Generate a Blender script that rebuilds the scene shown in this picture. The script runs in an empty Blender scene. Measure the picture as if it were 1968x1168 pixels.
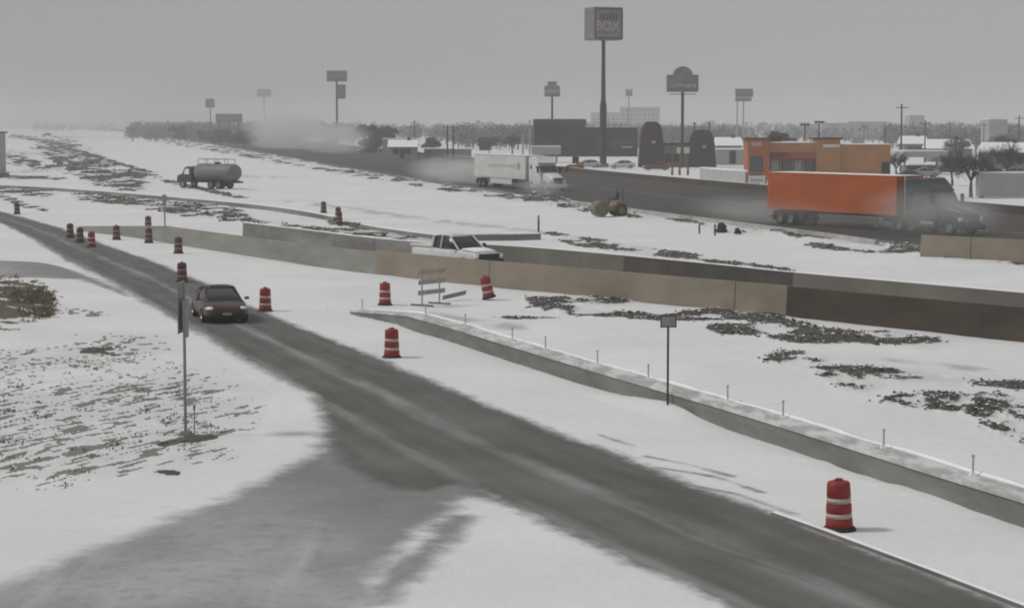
import bpy, bmesh, math, random
import numpy as np
from mathutils import Vector, Matrix

C = bpy.context.scene
COL = C.collection
R = math.radians
rng = random.Random(7)

# ------------------------------------------------------------------ camera
F, CX, CY, H, YH = 4000.0, 984.0, 584.0, 7.8, 238.0
PITCH = math.atan((CY - YH) / F)
cam = bpy.data.cameras.new("camera")
cam.sensor_width = 36.0
cam.lens = F / 1968.0 * 36.0
cam.clip_start = 0.5
cam.clip_end = 20000
camo = bpy.data.objects.new("camera", cam)
camo.location = (0, 0, H)
camo.rotation_euler = (math.pi / 2 - PITCH, 0, 0)
COL.objects.link(camo)
C.camera = camo

# ------------------------------------------------------------------ light
SUN_EL, SUN_AZ = R(48), R(-92)
w = bpy.data.worlds.new("World")
C.world = w
w.use_nodes = True
wn, wl = w.node_tree.nodes, w.node_tree.links
wn.clear()
wo = wn.new("ShaderNodeOutputWorld")
bgs = wn.new("ShaderNodeBackground")
sky = wn.new("ShaderNodeTexSky")
sky.sky_type = 'NISHITA'
sky.sun_disc = False
sky.sun_elevation = SUN_EL
sky.sun_rotation = SUN_AZ
sky.dust_density = 6.0
hs = wn.new("ShaderNodeHueSaturation")
hs.inputs['Saturation'].default_value = 0.05
mixw = wn.new("ShaderNodeMix")
mixw.data_type = 'RGBA'
mixw.inputs[0].default_value = 0.9          # the cloud layer covers nearly all of the sky
cl = wn.new("ShaderNodeTexNoise")
cl.inputs['Scale'].default_value = 1.6
cl.inputs['Detail'].default_value = 3
cr = wn.new("ShaderNodeValToRGB")
cr.color_ramp.elements[0].position = 0.25
cr.color_ramp.elements[0].color = (3.34, 3.36, 3.34, 1)
cr.color_ramp.elements[1].position = 0.8
cr.color_ramp.elements[1].color = (3.80, 3.80, 3.82, 1)
tc = wn.new("ShaderNodeTexCoord")
wl.new(tc.outputs['Generated'], cl.inputs['Vector'])
sepw = wn.new("ShaderNodeSeparateXYZ")
wl.new(tc.outputs['Generated'], sepw.inputs[0])
addw = wn.new("ShaderNodeMath")
addw.operation = 'MULTIPLY_ADD'
addw.inputs[1].default_value = 0.9
wl.new(sepw.outputs[0], addw.inputs[0])
wl.new(cl.outputs['Fac'], addw.inputs[2])
wl.new(addw.outputs[0], cr.inputs[0])
wl.new(sky.outputs[0], hs.inputs['Color'])
wl.new(hs.outputs[0], mixw.inputs[6])
wl.new(cr.outputs[0], mixw.inputs[7])
wl.new(mixw.outputs[2], bgs.inputs[0])
bgs.inputs[1].default_value = 0.1
wl.new(bgs.outputs[0], wo.inputs[0])

sun = bpy.data.lights.new("sun", 'SUN')
sun.energy = 1.5
sun.angle = R(10)
sun.color = (1.0, 0.985, 0.965)
suno = bpy.data.objects.new("sun", sun)
COL.objects.link(suno)
sd = Vector((math.sin(SUN_AZ) * math.cos(SUN_EL), math.cos(SUN_AZ) * math.cos(SUN_EL), math.sin(SUN_EL)))
suno.rotation_euler = sd.to_track_quat('Z', 'Y').to_euler()

C.view_settings.view_transform = 'Standard'
C.view_settings.look = 'None'
C.view_settings.exposure = 0.12
C.view_settings.gamma = 1.0
C.render.filter_size = 1.9
C.cycles.filter_width = 2.0
C.cycles.volume_bounces = 1
C.cycles.max_bounces = 6

# ------------------------------------------------------------------ layout helpers
cp, sp = math.cos(PITCH), math.sin(PITCH)

def G(px, py, z=0.0):
    "ground point seen at photo pixel (px, py), at height z"
    u, v = (px - CX) / F, (CY - py) / F
    d = Vector((u, cp + v * sp, -sp + v * cp))
    t = (z - H) / d.z
    return Vector((0, 0, H)) + d * t

def P(px, Y, z=0.0):
    dep = Y * cp + (H - z) * sp
    return Vector(((px - CX) / F * dep, Y, z))

def ZAT(py, Y):
    v = (CY - py) / F
    return H + Y * (-sp + v * cp) / (cp + v * sp)

# ------------------------------------------------------------------ numpy noise
_r = np.random.RandomState(3)
_perm = _r.permutation(1024)
_val = _r.rand(1024)

def vnoise(x, y):
    xi, yi = np.floor(x).astype(np.int64), np.floor(y).astype(np.int64)
    xf, yf = x - xi, y - yi
    xf, yf = xf * xf * (3 - 2 * xf), yf * yf * (3 - 2 * yf)
    h = lambda a, b: _val[_perm[(_perm[a & 1023] + b) & 1023]]
    a, b, c, d = h(xi, yi), h(xi + 1, yi), h(xi, yi + 1), h(xi + 1, yi + 1)
    return (a * (1 - xf) + b * xf) * (1 - yf) + (c * (1 - xf) + d * xf) * yf

def fbm(x, y, o=4):
    s, a, t = 0, 1.0, 0
    for i in range(o):
        s = s + a * vnoise(x * 2 ** i + 17.3 * i, y * 2 ** i + 9.1 * i)
        t += a
        a *= 0.5
    return s / t

def sstep(a, b, x):
    t = np.clip((x - a) / (b - a), 0, 1)
    return t * t * (3 - 2 * t)

# ------------------------------------------------------------------ materials
MATS = {}

def pm(name, col, rough=0.6, var=0.18, scale=3.0, metal=0.0, bump=0.0, stretch=None, dirt=None, dirt_amt=0.45, trans=0.0):
    if name in MATS:
        return MATS[name]
    m = bpy.data.materials.new(name)
    m.use_nodes = True
    nt = m.node_tree
    n, l = nt.nodes, nt.links
    b = n['Principled BSDF']
    b.inputs['Roughness'].default_value = rough
    b.inputs['Metallic'].default_value = metal
    if rough > .4: b.inputs['Specular IOR Level'].default_value = .25
    t = n.new("ShaderNodeTexCoord")
    mp = n.new("ShaderNodeMapping")
    if stretch:
        mp.inputs['Scale'].default_value = stretch
    l.new(t.outputs['Object'], mp.inputs[0])
    no = n.new("ShaderNodeTexNoise")
    no.inputs['Scale'].default_value = scale
    no.inputs['Detail'].default_value = 6
    no.inputs['Roughness'].default_value = 0.62
    l.new(mp.outputs[0], no.inputs['Vector'])
    r = n.new("ShaderNodeValToRGB")
    c0 = [max(0, c * (1 - var)) for c in col]
    c1 = [min(1, c * (1 + var)) for c in col]
    r.color_ramp.elements[0].position = 0.3
    r.color_ramp.elements[1].position = 0.7
    r.color_ramp.elements[0].color = (*c0, 1)
    r.color_ramp.elements[1].color = (*c1, 1)
    l.new(no.outputs['Fac'], r.inputs[0])
    out = r.outputs[0]
    if dirt:
        n2 = n.new("ShaderNodeTexNoise")
        n2.inputs['Scale'].default_value = scale * 0.37
        n2.inputs['Detail'].default_value = 8
        n2.inputs['Roughness'].default_value = 0.7
        l.new(mp.outputs[0], n2.inputs['Vector'])
        r2 = n.new("ShaderNodeValToRGB")
        r2.color_ramp.elements[0].position = 0.46
        r2.color_ramp.elements[1].position = 0.66
        r2.color_ramp.elements[0].color = (0, 0, 0, 1)
        r2.color_ramp.elements[1].color = (dirt_amt, dirt_amt, dirt_amt, 1)
        l.new(n2.outputs['Fac'], r2.inputs[0])
        mx = n.new("ShaderNodeMix")
        mx.data_type = 'RGBA'
        l.new(r2.outputs[0], mx.inputs[0])
        l.new(out, mx.inputs[6])
        mx.inputs[7].default_value = (*dirt, 1)
        out = mx.outputs[2]
    l.new(out, b.inputs['Base Color'])
    if bump:
        bp = n.new("ShaderNodeBump")
        bp.inputs['Strength'].default_value = bump
        bp.inputs['Distance'].default_value = 0.03
        l.new(no.outputs['Fac'], bp.inputs['Height'])
        l.new(bp.outputs[0], b.inputs['Normal'])
    MATS[name] = m
    return m

# ------------------------------------------------------------------ mesh builder
class MB:
    def __init__(s):
        s.v, s.f, s.mi = [], [], []
        s.cur = 0

    def add(s, vs, fs):
        o = len(s.v)
        s.v += [tuple(p) for p in vs]
        for f in fs:
            s.f.append(tuple(i + o for i in f))
            s.mi.append(s.cur)
        return s

    def box(s, c, d, rz=0.0, ry=0.0, taper=1.0):
        hx, hy, hz = d[0] / 2, d[1] / 2, d[2] / 2
        M = Matrix.Rotation(rz, 3, 'Z') @ Matrix.Rotation(ry, 3, 'Y')
        vs = []
        for z in (-hz, hz):
            k = taper if z > 0 else 1.0
            for x, y in ((-hx, -hy), (hx, -hy), (hx, hy), (-hx, hy)):
                vs.append(M @ Vector((x * k, y * k, z)) + Vector(c))
        return s.add(vs, [(3, 2, 1, 0), (4, 5, 6, 7), (0, 1, 5, 4), (1, 2, 6, 5), (2, 3, 7, 6), (3, 0, 4, 7)])

    def tube(s, a, b, r0, r1=None, n=10, cap=True):
        a, b = Vector(a), Vector(b)
        r1 = r0 if r1 is None else r1
        d = (b - a)
        if d.length < 1e-6:
            return s
        q = d.to_track_quat('Z', 'Y')
        vs = []
        for p, r in ((a, r0), (b, r1)):
            for i in range(n):
                t = 2 * math.pi * i / n
                vs.append(p + q @ Vector((r * math.cos(t), r * math.sin(t), 0)))
        fs = [(i, (i + 1) % n, n + (i + 1) % n, n + i) for i in range(n)]
        if cap:
            fs += [tuple(range(n - 1, -1, -1)), tuple(range(n, 2 * n))]
        return s.add(vs, fs)

    def lathe(s, prof, n=24, c=(0, 0, 0), axis='Z'):
        vs, fs = [], []
        for r, z in prof:
            for i in range(n):
                t = 2 * math.pi * i / n
                x, y = r * math.cos(t), r * math.sin(t)
                p = (x, y, z) if axis == 'Z' else (x, z, y)
                vs.append((p[0] + c[0], p[1] + c[1], p[2] + c[2]))
        for k in range(len(prof) - 1):
            for i in range(n):
                j = (i + 1) % n
                q = (k * n + i, k * n + j, (k + 1) * n + j, (k + 1) * n + i)
                fs.append(q if axis == 'Z' else q[::-1])
        return s.add(vs, fs)

    def prism(s, prof, y0, y1, inset=0.0):
        "(x, z) profile extruded along y"
        n = len(prof)
        vs = [(x, y0, z) for x, z in prof] + [(x, y1, z) for x, z in prof]
        fs = [(i, (i + 1) % n, n + (i + 1) % n, n + i) for i in range(n)]
        fs += [tuple(range(n - 1, -1, -1)), tuple(range(n, 2 * n))]
        return s.add(vs, fs)

    def loft(s, secs, cap=True):
        n = len(secs[0])
        vs = [p for sec in secs for p in sec]
        fs = []
        for k in range(len(secs) - 1):
            for i in range(n):
                j = (i + 1) % n
                fs.append((k * n + i, k * n + j, (k + 1) * n + j, (k + 1) * n + i))
        if cap:
            fs.append(tuple(range(n - 1, -1, -1)))
            m = (len(secs) - 1) * n
            fs.append(tuple(range(m, m + n)))
        return s.add(vs, fs)

    def quad(s, a, b, c, d):
        return s.add([a, b, c, d], [(0, 1, 2, 3)])

    def slab(s, pts, t):
        "a quad given thickness along its normal"
        a, b, c, d = [Vector(p) for p in pts]
        nn = (b - a).cross(d - a).normalized() * t
        vs = [a, b, c, d, a + nn, b + nn, c + nn, d + nn]
        return s.add(vs, [(3, 2, 1, 0), (4, 5, 6, 7), (0, 1, 5, 4), (1, 2, 6, 5), (2, 3, 7, 6), (3, 0, 4, 7)])

    def build(s, name, mats, parent=None, smooth=False, bevel=0.0, sub=0, fix=True):
        me = bpy.data.meshes.new(name)
        me.from_pydata(s.v, [], s.f)
        if not isinstance(mats, (list, tuple)):
            mats = [mats]
        for m in mats:
            me.materials.append(m)
        if len(mats) > 1:
            me.polygons.foreach_set('material_index', s.mi)
        if fix:
            bm = bmesh.new()
            bm.from_mesh(me)
            bmesh.ops.recalc_face_normals(bm, faces=bm.faces)
            bm.to_mesh(me)
            bm.free()
        if smooth:
            me.polygons.foreach_set('use_smooth', [True] * len(me.polygons))
        me.update()
        o = bpy.data.objects.new(name, me)
        COL.objects.link(o)
        if parent:
            o.parent = parent
        if bevel:
            b = o.modifiers.new("bevel", 'BEVEL')
            b.width = bevel
            b.segments = 2
            b.limit_method = 'ANGLE'
            b.angle_limit = R(40)
        if sub:
            ss = o.modifiers.new("sub", 'SUBSURF')
            ss.levels = ss.render_levels = sub
        return o

def tag(o, label=None, cat=None, group=None, kind=None):
    if label: o['label'] = label
    if cat: o['category'] = cat
    if group: o['group'] = group
    if kind: o['kind'] = kind
    return o

def thing(name, label, cat, loc=(0, 0, 0), rz=0.0, group=None):
    o = bpy.data.objects.new(name, None)
    o.empty_display_size = 0.2
    COL.objects.link(o)
    o.location = loc
    o.rotation_euler = (0, 0, rz)
    return tag(o, label, cat, group)

def dup(root, loc, rz=None, label=None, group=None, scale=None, rot=None):
    r = root.copy()
    COL.objects.link(r)
    r.location = loc
    if rz is not None: r.rotation_euler = (0, 0, rz)
    if rot is not None: r.rotation_euler = rot
    if scale: r.scale = (scale,) * 3
    if label: r['label'] = label
    if group: r['group'] = group
    for ch in list(root.children):
        c = ch.copy()
        COL.objects.link(c)
        c.parent = r
        for g in list(ch.children):
            d = g.copy()
            COL.objects.link(d)
            d.parent = c
    return r

def struct(o):
    o['kind'] = 'structure'
    return o

def resample(pts, n):
    pts = [Vector(p) for p in pts]
    L = [0]
    for a, b in zip(pts, pts[1:]):
        L.append(L[-1] + (b - a).length)
    out = []
    k = 0
    for i in range(n):
        t = L[-1] * i / (n - 1)
        while k < len(pts) - 2 and L[k + 1] < t:
            k += 1
        s_ = (t - L[k]) / max(1e-9, L[k + 1] - L[k])
        out.append(pts[k].lerp(pts[k + 1], s_))
    return out

def smooth_pts(pts, it=3):
    pts = [Vector(p) for p in pts]
    for _ in range(it):
        q = [pts[0]]
        for a, b in zip(pts, pts[1:]):
            q += [a.lerp(b, .25), a.lerp(b, .75)]
        q.append(pts[-1])
        pts = q
    return pts

# ================================================================== GROUND
SNOWC = (0.80, 0.80, 0.81)

def nz(n, l, scale, detail=5, rough=0.6, vec=None):
    t = n.new("ShaderNodeTexNoise")
    t.inputs['Scale'].default_value = scale
    t.inputs['Detail'].default_value = detail
    t.inputs['Roughness'].default_value = rough
    if vec: l.new(vec, t.inputs['Vector'])
    return t.outputs['Fac']

def mth(n, l, op, a, b=None, c=None, clamp=False):
    m = n.new("ShaderNodeMath")
    m.operation = op
    m.use_clamp = clamp
    for i, x in enumerate((a, b, c)):
        if x is None: continue
        if isinstance(x, (int, float)): m.inputs[i].default_value = x
        else: l.new(x, m.inputs[i])
    return m.outputs[0]

def mrange(n, l, v, a, b, c=0.0, d=1.0):
    m = n.new("ShaderNodeMapRange")
    m.interpolation_type = 'SMOOTHSTEP'
    l.new(v, m.inputs[0])
    for i, x in enumerate((a, b, c, d)):
        m.inputs[i + 1].default_value = x
    return m.outputs[0]

def mixc(n, l, f, a, b):
    m = n.new("ShaderNodeMix")
    m.data_type = 'RGBA'
    if isinstance(f, (int, float)): m.inputs[0].default_value = f
    else: l.new(f, m.inputs[0])
    for i, x in ((6, a), (7, b)):
        if isinstance(x, tuple): m.inputs[i].default_value = (*x, 1)
        else: l.new(x, m.inputs[i])
    return m.outputs[2]

def attr(n, name):
    a = n.new("ShaderNodeAttribute")
    a.attribute_name = name
    return a.outputs['Fac']

def snow_nodes(n, l, g):
    big = nz(n, l, 0.12, 5, .6, g)
    mid = nz(n, l, 1.6, 6, .65, g)
    fine = nz(n, l, 7.0, 5, .65, g)
    snow = mixc(n, l, mrange(n, l, big, .38, .68), (0.66, 0.66, 0.665), (0.715, 0.715, 0.718))
    snow = mixc(n, l, mrange(n, l, mid, .52, .76, 0, .38), snow, (0.57, 0.57, 0.56))
    mv = n.new("ShaderNodeMapping")
    mv.inputs['Scale'].default_value = (1.0, .5, 1.0)
    l.new(g, mv.inputs[0])
    speck = nz(n, l, 5.5, 4, .75, mv.outputs[0])
    patchy = nz(n, l, .35, 4, .6, g)
    sf = mth(n, l, 'MULTIPLY', mrange(n, l, speck, .64, .72, 0, .55), mrange(n, l, patchy, .46, .62))
    snow = mixc(n, l, sf, snow, (0.27, 0.265, 0.25))
    return snow, mid, fine, big

def slush_nodes(n, l, g):
    m1 = n.new("ShaderNodeMapping")
    m1.inputs['Scale'].default_value = (1.1, .06, 1)
    l.new(g, m1.inputs[0])
    a = nz(n, l, 1.0, 5, .6, m1.outputs[0])
    b_ = nz(n, l, .28, 5, .6, g)
    c = mixc(n, l, mrange(n, l, b_, .35, .65), (0.275, 0.275, 0.27), (0.38, 0.38, 0.375))
    c = mixc(n, l, mrange(n, l, nz(n, l, 2.4, 6, .72, g), .48, .66, 0, .45), c, (0.20, 0.20, 0.196))
    return mixc(n, l, mrange(n, l, a, .50, .75, 0, .5), c, (0.55, 0.55, 0.545))

def spec(b, v):
    b.inputs['Specular IOR Level'].default_value = v

def ground_material():
    m = bpy.data.materials.new("snow_over_soil")
    m.use_nodes = True
    n, l = m.node_tree.nodes, m.node_tree.links
    b = n['Principled BSDF']
    g = n.new("ShaderNodeNewGeometry").outputs['Position']
    snow, mid, fine, big = snow_nodes(n, l, g)
    ms = n.new("ShaderNodeMapping")
    ms.inputs['Scale'].default_value = (1.0, .45, 1.0)
    l.new(g, ms.inputs[0])
    brk = nz(n, l, 2.6, 7, .72, ms.outputs[0])
    soilc = mixc(n, l, fine, (0.034, 0.031, 0.026), (0.10, 0.09, 0.075))
    brown = mixc(n, l, fine, (0.055, 0.046, 0.030), (0.16, 0.135, 0.085))
    slush = mixc(n, l, mid, (0.30, 0.30, 0.295), (0.46, 0.46, 0.45))
    f1 = mth(n, l, 'ADD', attr(n, 'soil'), mth(n, l, 'MULTIPLY_ADD', brk, 1.9, -0.95))
    f1 = mth(n, l, 'MULTIPLY', mrange(n, l, f1, .32, .68), mrange(n, l, attr(n, 'soil'), .02, .15))
    f2 = mth(n, l, 'ADD', attr(n, 'brown'), mth(n, l, 'MULTIPLY_ADD', fine, 0.9, -0.45))
    f2 = mrange(n, l, f2, .35, .65)
    f3 = mth(n, l, 'MULTIPLY', attr(n, 'slush'), mrange(n, l, mid, .2, .7, .7, 1.0))
    col = mixc(n, l, f3, snow, slush)
    col = mixc(n, l, f1, col, soilc)
    f4 = mth(n, l, 'ADD', attr(n, 'weed'), mth(n, l, 'MULTIPLY_ADD', brk, 1.2, -.6))
    f4 = mth(n, l, 'MULTIPLY', mrange(n, l, f4, .40, .62), mrange(n, l, attr(n, 'weed'), .02, .2, 0, .85))
    col = mixc(n, l, f4, col, mixc(n, l, fine, (0.06, 0.06, 0.052), (0.17, 0.165, 0.145)))
    col = mixc(n, l, f2, col, brown)
    l.new(col, b.inputs['Base Color'])
    b.inputs['Roughness'].default_value = 0.8
    spec(b, .25)
    bp = n.new("ShaderNodeBump")
    bp.inputs['Strength'].default_value = 0.65
    bp.inputs['Distance'].default_value = 0.05
    l.new(mth(n, l, 'ADD', mid, mth(n, l, 'MULTIPLY', fine, .4)), bp.inputs['Height'])
    l.new(bp.outputs[0], b.inputs['Normal'])
    return m

GM = ground_material()

# the visible course of the low coping wall (front top edge), used for drifts too
WALL_H = 0.45
wall_top = [G(x, y, WALL_H) for x, y in ((672, 580), (740, 597), (850, 626), (950, 657), (1050, 687), (1160, 720), (1280, 755), (1400, 790),
                                         (1500, 821), (1650, 868), (1800, 916), (1968, 967), (2200, 1042), (2500, 1140))]
WALL = resample(smooth_pts([Vector((p.x, p.y, 0)) for p in wall_top], 2), 90)

def seg_dist(X, Y, pts):
    best = np.full(X.shape, 1e9)
    side = np.zeros(X.shape)
    for a, b in zip(pts, pts[1:]):
        dx, dy = b[0] - a[0], b[1] - a[1]
        L2 = dx * dx + dy * dy + 1e-12
        t = np.clip(((X - a[0]) * dx + (Y - a[1]) * dy) / L2, 0, 1)
        ex, ey = X - (a[0] + t * dx), Y - (a[1] + t * dy)
        d = np.hypot(ex, ey)
        cr_ = dx * ey - dy * ex
        k = d < best
        best = np.where(k, d, best)
        side = np.where(k, np.sign(cr_), side)
    return best, side

def pix_line(PX, PY, pts, rx, ry):
    d, _ = seg_dist(PX / rx, PY / ry, [(x / rx, y / ry) for x, y in pts])
    return np.clip(1 - d, 0, 1)

gp = lambda pts: [G(x, y) for x, y in pts]
fr_right = gp([(-160, 372), (0, 406), (110, 436), (200, 470), (300, 504), (380, 538), (470, 582), (560, 622), (640, 654), (740, 694), (850, 741), (950, 783), (1060, 827),
               (1180, 872), (1300, 917), (1420, 962), (1540, 1006), (1620, 1038), (1750, 1088), (1900, 1146), (2100, 1222), (2400, 1330)])
fr_left = gp([(-160, 382), (0, 428), (60, 458), (130, 502), (200, 534), (270, 576), (350, 622), (450, 682), (540, 730), (620, 780), (700, 830), (790, 880), (880, 925),
              (1000, 980), (1150, 1055), (1280, 1110), (1400, 1165), (1600, 1260), (1800, 1350)])
sr_up = gp([(760, 830), (680, 815), (630, 850), (590, 885), (520, 920), (430, 962), (300, 1020), (150, 1080), (0, 1138), (-200, 1210), (-600, 1350)])
sr_lo = gp([(1000, 960), (930, 950), (880, 965), (830, 1000), (780, 1050), (735, 1110), (690, 1170), (600, 1270), (450, 1400), (200, 1600), (-100, 1850)])
dr_up = gp([(-300, 488), (0, 498), (110, 505), (240, 560)])
dr_lo = gp([(-300, 548), (0, 534), (150, 536), (250, 572)])
fr_edge_left = gp([(-160, 382), (0, 428), (60, 458), (130, 502), (200, 534), (270, 576), (350, 622), (450, 682), (540, 728), (592, 757), (620, 785), (631, 808), (633, 832), (640, 856), (668, 893), (715, 925), (780, 945), (830, 945), (878, 930),
                   (1000, 980), (1150, 1055), (1280, 1110), (1400, 1165), (1600, 1260), (1800, 1350)])
sr_edge = gp([(600, 764), (622, 790), (630, 815), (622, 848), (602, 872), (545, 905), (465, 942), (380, 975), (300, 1005), (190, 1046), (80, 1090), (0, 1122), (-200, 1200), (-600, 1350), (-100, 1850), (200, 1600), (480, 1400), (640, 1270),
              (700, 1170), (742, 1100), (790, 1040), (850, 990), (905, 955), (980, 972), (900, 900), (800, 840), (700, 780)])
as_xy = lambda pts: [(p.x, p.y) for p in pts]
FR_POLY = as_xy(fr_right + fr_edge_left[::-1])
SR_POLY = as_xy(sr_edge)
DR_POLY = as_xy(dr_up + dr_lo[::-1])

DASH = as_xy(gp([(885, 995), (850, 1035), (805, 1072), (765, 1108), (725, 1158)]))

RUTS = [as_xy(gp(q)) for q in ([(1240, 876), (1330, 894), (1415, 917)], [(1262, 898), (1370, 915), (1470, 948)], [(1290, 925), (1420, 950), (1540, 992)], [(1150, 835), (1220, 858)])]

def poly_sd(X, Y, poly):
    "signed distance in metres to a ground polygon, positive inside"
    d, _ = seg_dist(X, Y, poly + poly[:1])
    ins = np.zeros(X.shape, bool)
    for (x0, y0), (x1, y1) in zip(poly, poly[1:] + poly[:1]):
        if y0 == y1: continue
        c = ((y0 > Y) != (y1 > Y)) & (X < (x1 - x0) * (Y - y0) / (y1 - y0) + x0)
        ins ^= c
    return np.where(ins, d, -d)

CLOD_DATA = []

def build_ground():
    rows = list(np.arange(247.4, 300, 1.3)) + list(np.arange(300, 430, 1.8)) + list(np.arange(430, 1240, 2.6)) + [1260, 1300, 1400, 1600, 2000, 3000, 6000]
    cols = [-3000, -2200, -1600, -1100, -800, -600, -450, -330, -240, -180] + list(np.arange(-140, 2110, 3.0)) + [2150, 2210, 2300, 2420, 2570, 2760, 3000, 3400, 4000, 5000]
    PX, PY = np.meshgrid(np.array(cols, float), np.array(rows, float))
    U, V = (PX - CX) / F, (CY - PY) / F
    t = -H / (-sp + V * cp)
    X, Y = U * t, (cp + V * sp) * t
    Z = -0.012 - 0.08 * fbm(X * .45, Y * .3, 4)
    soil = np.zeros_like(X)
    brown = np.zeros_like(X)
    slush = np.zeros_like(X)
    weed = np.zeros_like(X)
    clod = fbm(X * .60 + 3, Y * .60, 4)
    clod2 = fbm(X * 1.7, Y * 1.0 + 40, 4)
    fleck = vnoise((X - Y * .42) * 6.0, Y * 1.7 + 9) * .72 + vnoise((X - Y * .3) * 12 + 5, Y * 3.4) * .28
    swath = fbm(X * .5 + 7, Y * .22 + 3, 3)
    fleck = fleck + (swath - .5) * .30
    clodf = fbm(X * .5 + 11, Y * .16 + 5, 4)            # for the far spreads
    S = lambda m, amp, hgt, nn, w=1.0: (np.clip(m * 1.25, 0, 1) * w, amp, hgt, nn)
    lines = [
        # (pixel polyline, rx, ry, clod noise, threshold, height)
        ([(1040, 578), (1100, 582), (1180, 574)], 40, 16, clod, .46, .30),
        ([(1110, 596), (1200, 603), (1260, 608)], 45, 10, clod, .50, .18),
        ([(1325, 606), (1420, 604), (1520, 618)], 55, 16, clod, .42, .32),
        ([(1385, 630), (1480, 634), (1640, 648)], 50, 15, clod, .44, .28),
        ([(1500, 650), (1600, 655), (1660, 656)], 40, 9, clod, .45, .2),
        ([(1700, 645), (1790, 662)], 60, 14, clod, .49, .25),
        ([(1500, 690), (1545, 695)], 45, 20, clod2, .50, .15),
        ([(1560, 700), (1700, 722), (1830, 732)], 50, 18, clod, .46, .34),
        ([(1610, 722), (1650, 745)], 55, 22, clod2, .54, .15),
        ([(1740, 775), (1800, 790), (1900, 772)], 60, 16, clod2, .52, .2),
        ([(1890, 735), (2060, 750)], 50, 16, clod, .44, .3),
        ([(1800, 766), (1900, 778), (2060, 790)], 50, 16, clod2, .50, .2),
        ([(1900, 800), (1950, 830), (2060, 850)], 60, 48, clod2, .50, .28),
        ([(975, 609), (1090, 613)], 18, 5, clod, .40, .08),
        ([(1080, 460), (1200, 478), (1340, 500), (1500, 517)], 30, 7, clodf, .40, .15),
        ([(1060, 448), (1170, 465), (1330, 490)], 22, 4, clodf, .42, .1),
        ([(640, 425), (700, 436), (800, 455), (850, 459)], 20, 5, clodf, .36, .12),
        ([(480, 425), (560, 436), (700, 448), (770, 456)], 30, 8, clod, .50, .25),
        # ridges far left
        ([(110, 285), (150, 310), (190, 335), (240, 345)], 60, 26, clodf, .40, .8),
        ([(120, 283), (180, 300), (250, 320), (330, 350), (460, 378)], 14, 4, clodf, .34, .2),
        ([(30, 262), (100, 272), (125, 282)], 20, 4, clodf, .34, .2),
        ([(20, 300), (60, 318), (100, 322)], 45, 8, clodf, .46, .3),
        ([(0, 340), (110, 342)], 20, 5, clodf, .40, .3),
        ([(0, 362), (50, 370), (85, 372)], 30, 10, clodf, .44, .3),
        ([(0, 376), (40, 392), (85, 402)], 18, 5, clodf, .38, .2),
        ([(170, 378), (240, 384), (330, 395), (440, 410)], 40, 14, clod, .47, .4),
        ([(330, 405), (440, 418), (470, 420)], 25, 9, clod, .45, .3),
        # along the near edge of the motorway
        ([(330, 272), (480, 297), (640, 327), (800, 353), (940, 374), (1130, 398)], 25, 8, clodf, .50, .3),
        ([(1040, 372), (1090, 392), (1125, 400)], 25, 10, clod, .46, .35),
        ([(1200, 412), (1340, 428), (1500, 448)], 25, 7, clodf, .50, .25),
        ([(1400, 440), (1560, 452), (1700, 470)], 25, 8, clodf, .50, .25),
        ([(1560, 470), (1660, 480), (1780, 483)], 30, 7, clodf, .40, .15),
        ([(1720, 474), (1830, 490), (1968, 500), (2080, 512)], 25, 10, clod, .50, .3),
        # left verge with weeds showing through the snow; one patch paints the sign foot's shadow
        ([(0, 700), (120, 690), (230, 670)], 130, 42, fleck, .60, .06),
        ([(0, 800), (160, 780), (330, 760), (400, 790)], 150, 90, fleck, .565, .07),
        ([(0, 880), (180, 870), (350, 850)], 140, 75, fleck, .575, .06),
        ([(320, 855), (360, 845), (400, 840)], 26, 7, clod2, .34, .05),  # dark soil painted in for the shadow at the sign post's foot
        ([(120, 595), (180, 603)], 35, 8, fleck, .5, .05),
        ([(180, 672), (215, 676)], 40, 10, clod2, .47, .08),
        ([(310, 905), (335, 908)], 14, 5, clod2, .30, .06),
    ]
    for pts, rx, ry, nn, th, hg in lines:
        m = pix_line(PX, PY, pts, rx, ry)
        mm = np.clip(m * 2.0, 0, 1)
        if nn is clod or nn is clod2: th -= .045
        s_ = sstep(th - .09, th + .15, nn - (1 - mm) * .33) * (m > 0)
        if nn is fleck: weed = np.maximum(weed, s_)
        else: soil = np.maximum(soil, s_)
        halo = np.clip(m * 1.6, 0, 1) * sstep(.30, .62, clod2 * .5 + clod * .5 + .04) * (.42 if nn is not fleck else .30)
        slush = np.maximum(slush, halo * (m > 0))
        Z += .65 * hg * (mm ** .8) * np.clip((nn - .30) * 1.7, 0, 1)
    # brown grass mound
    m = pix_line(PX, PY, [(-150, 600), (0, 582), (50, 585)], 95, 78)
    mm = sstep(0, 1, np.clip(m * 1.3, 0, 1))
    brown = np.maximum(brown, sstep(.16, .40, clod2 * .8 + clod * .45 - .18 - (1 - mm) * .5) * (m > 0))
    Z += mm * (.15 + .65 * clod + .25 * clod2)
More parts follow.
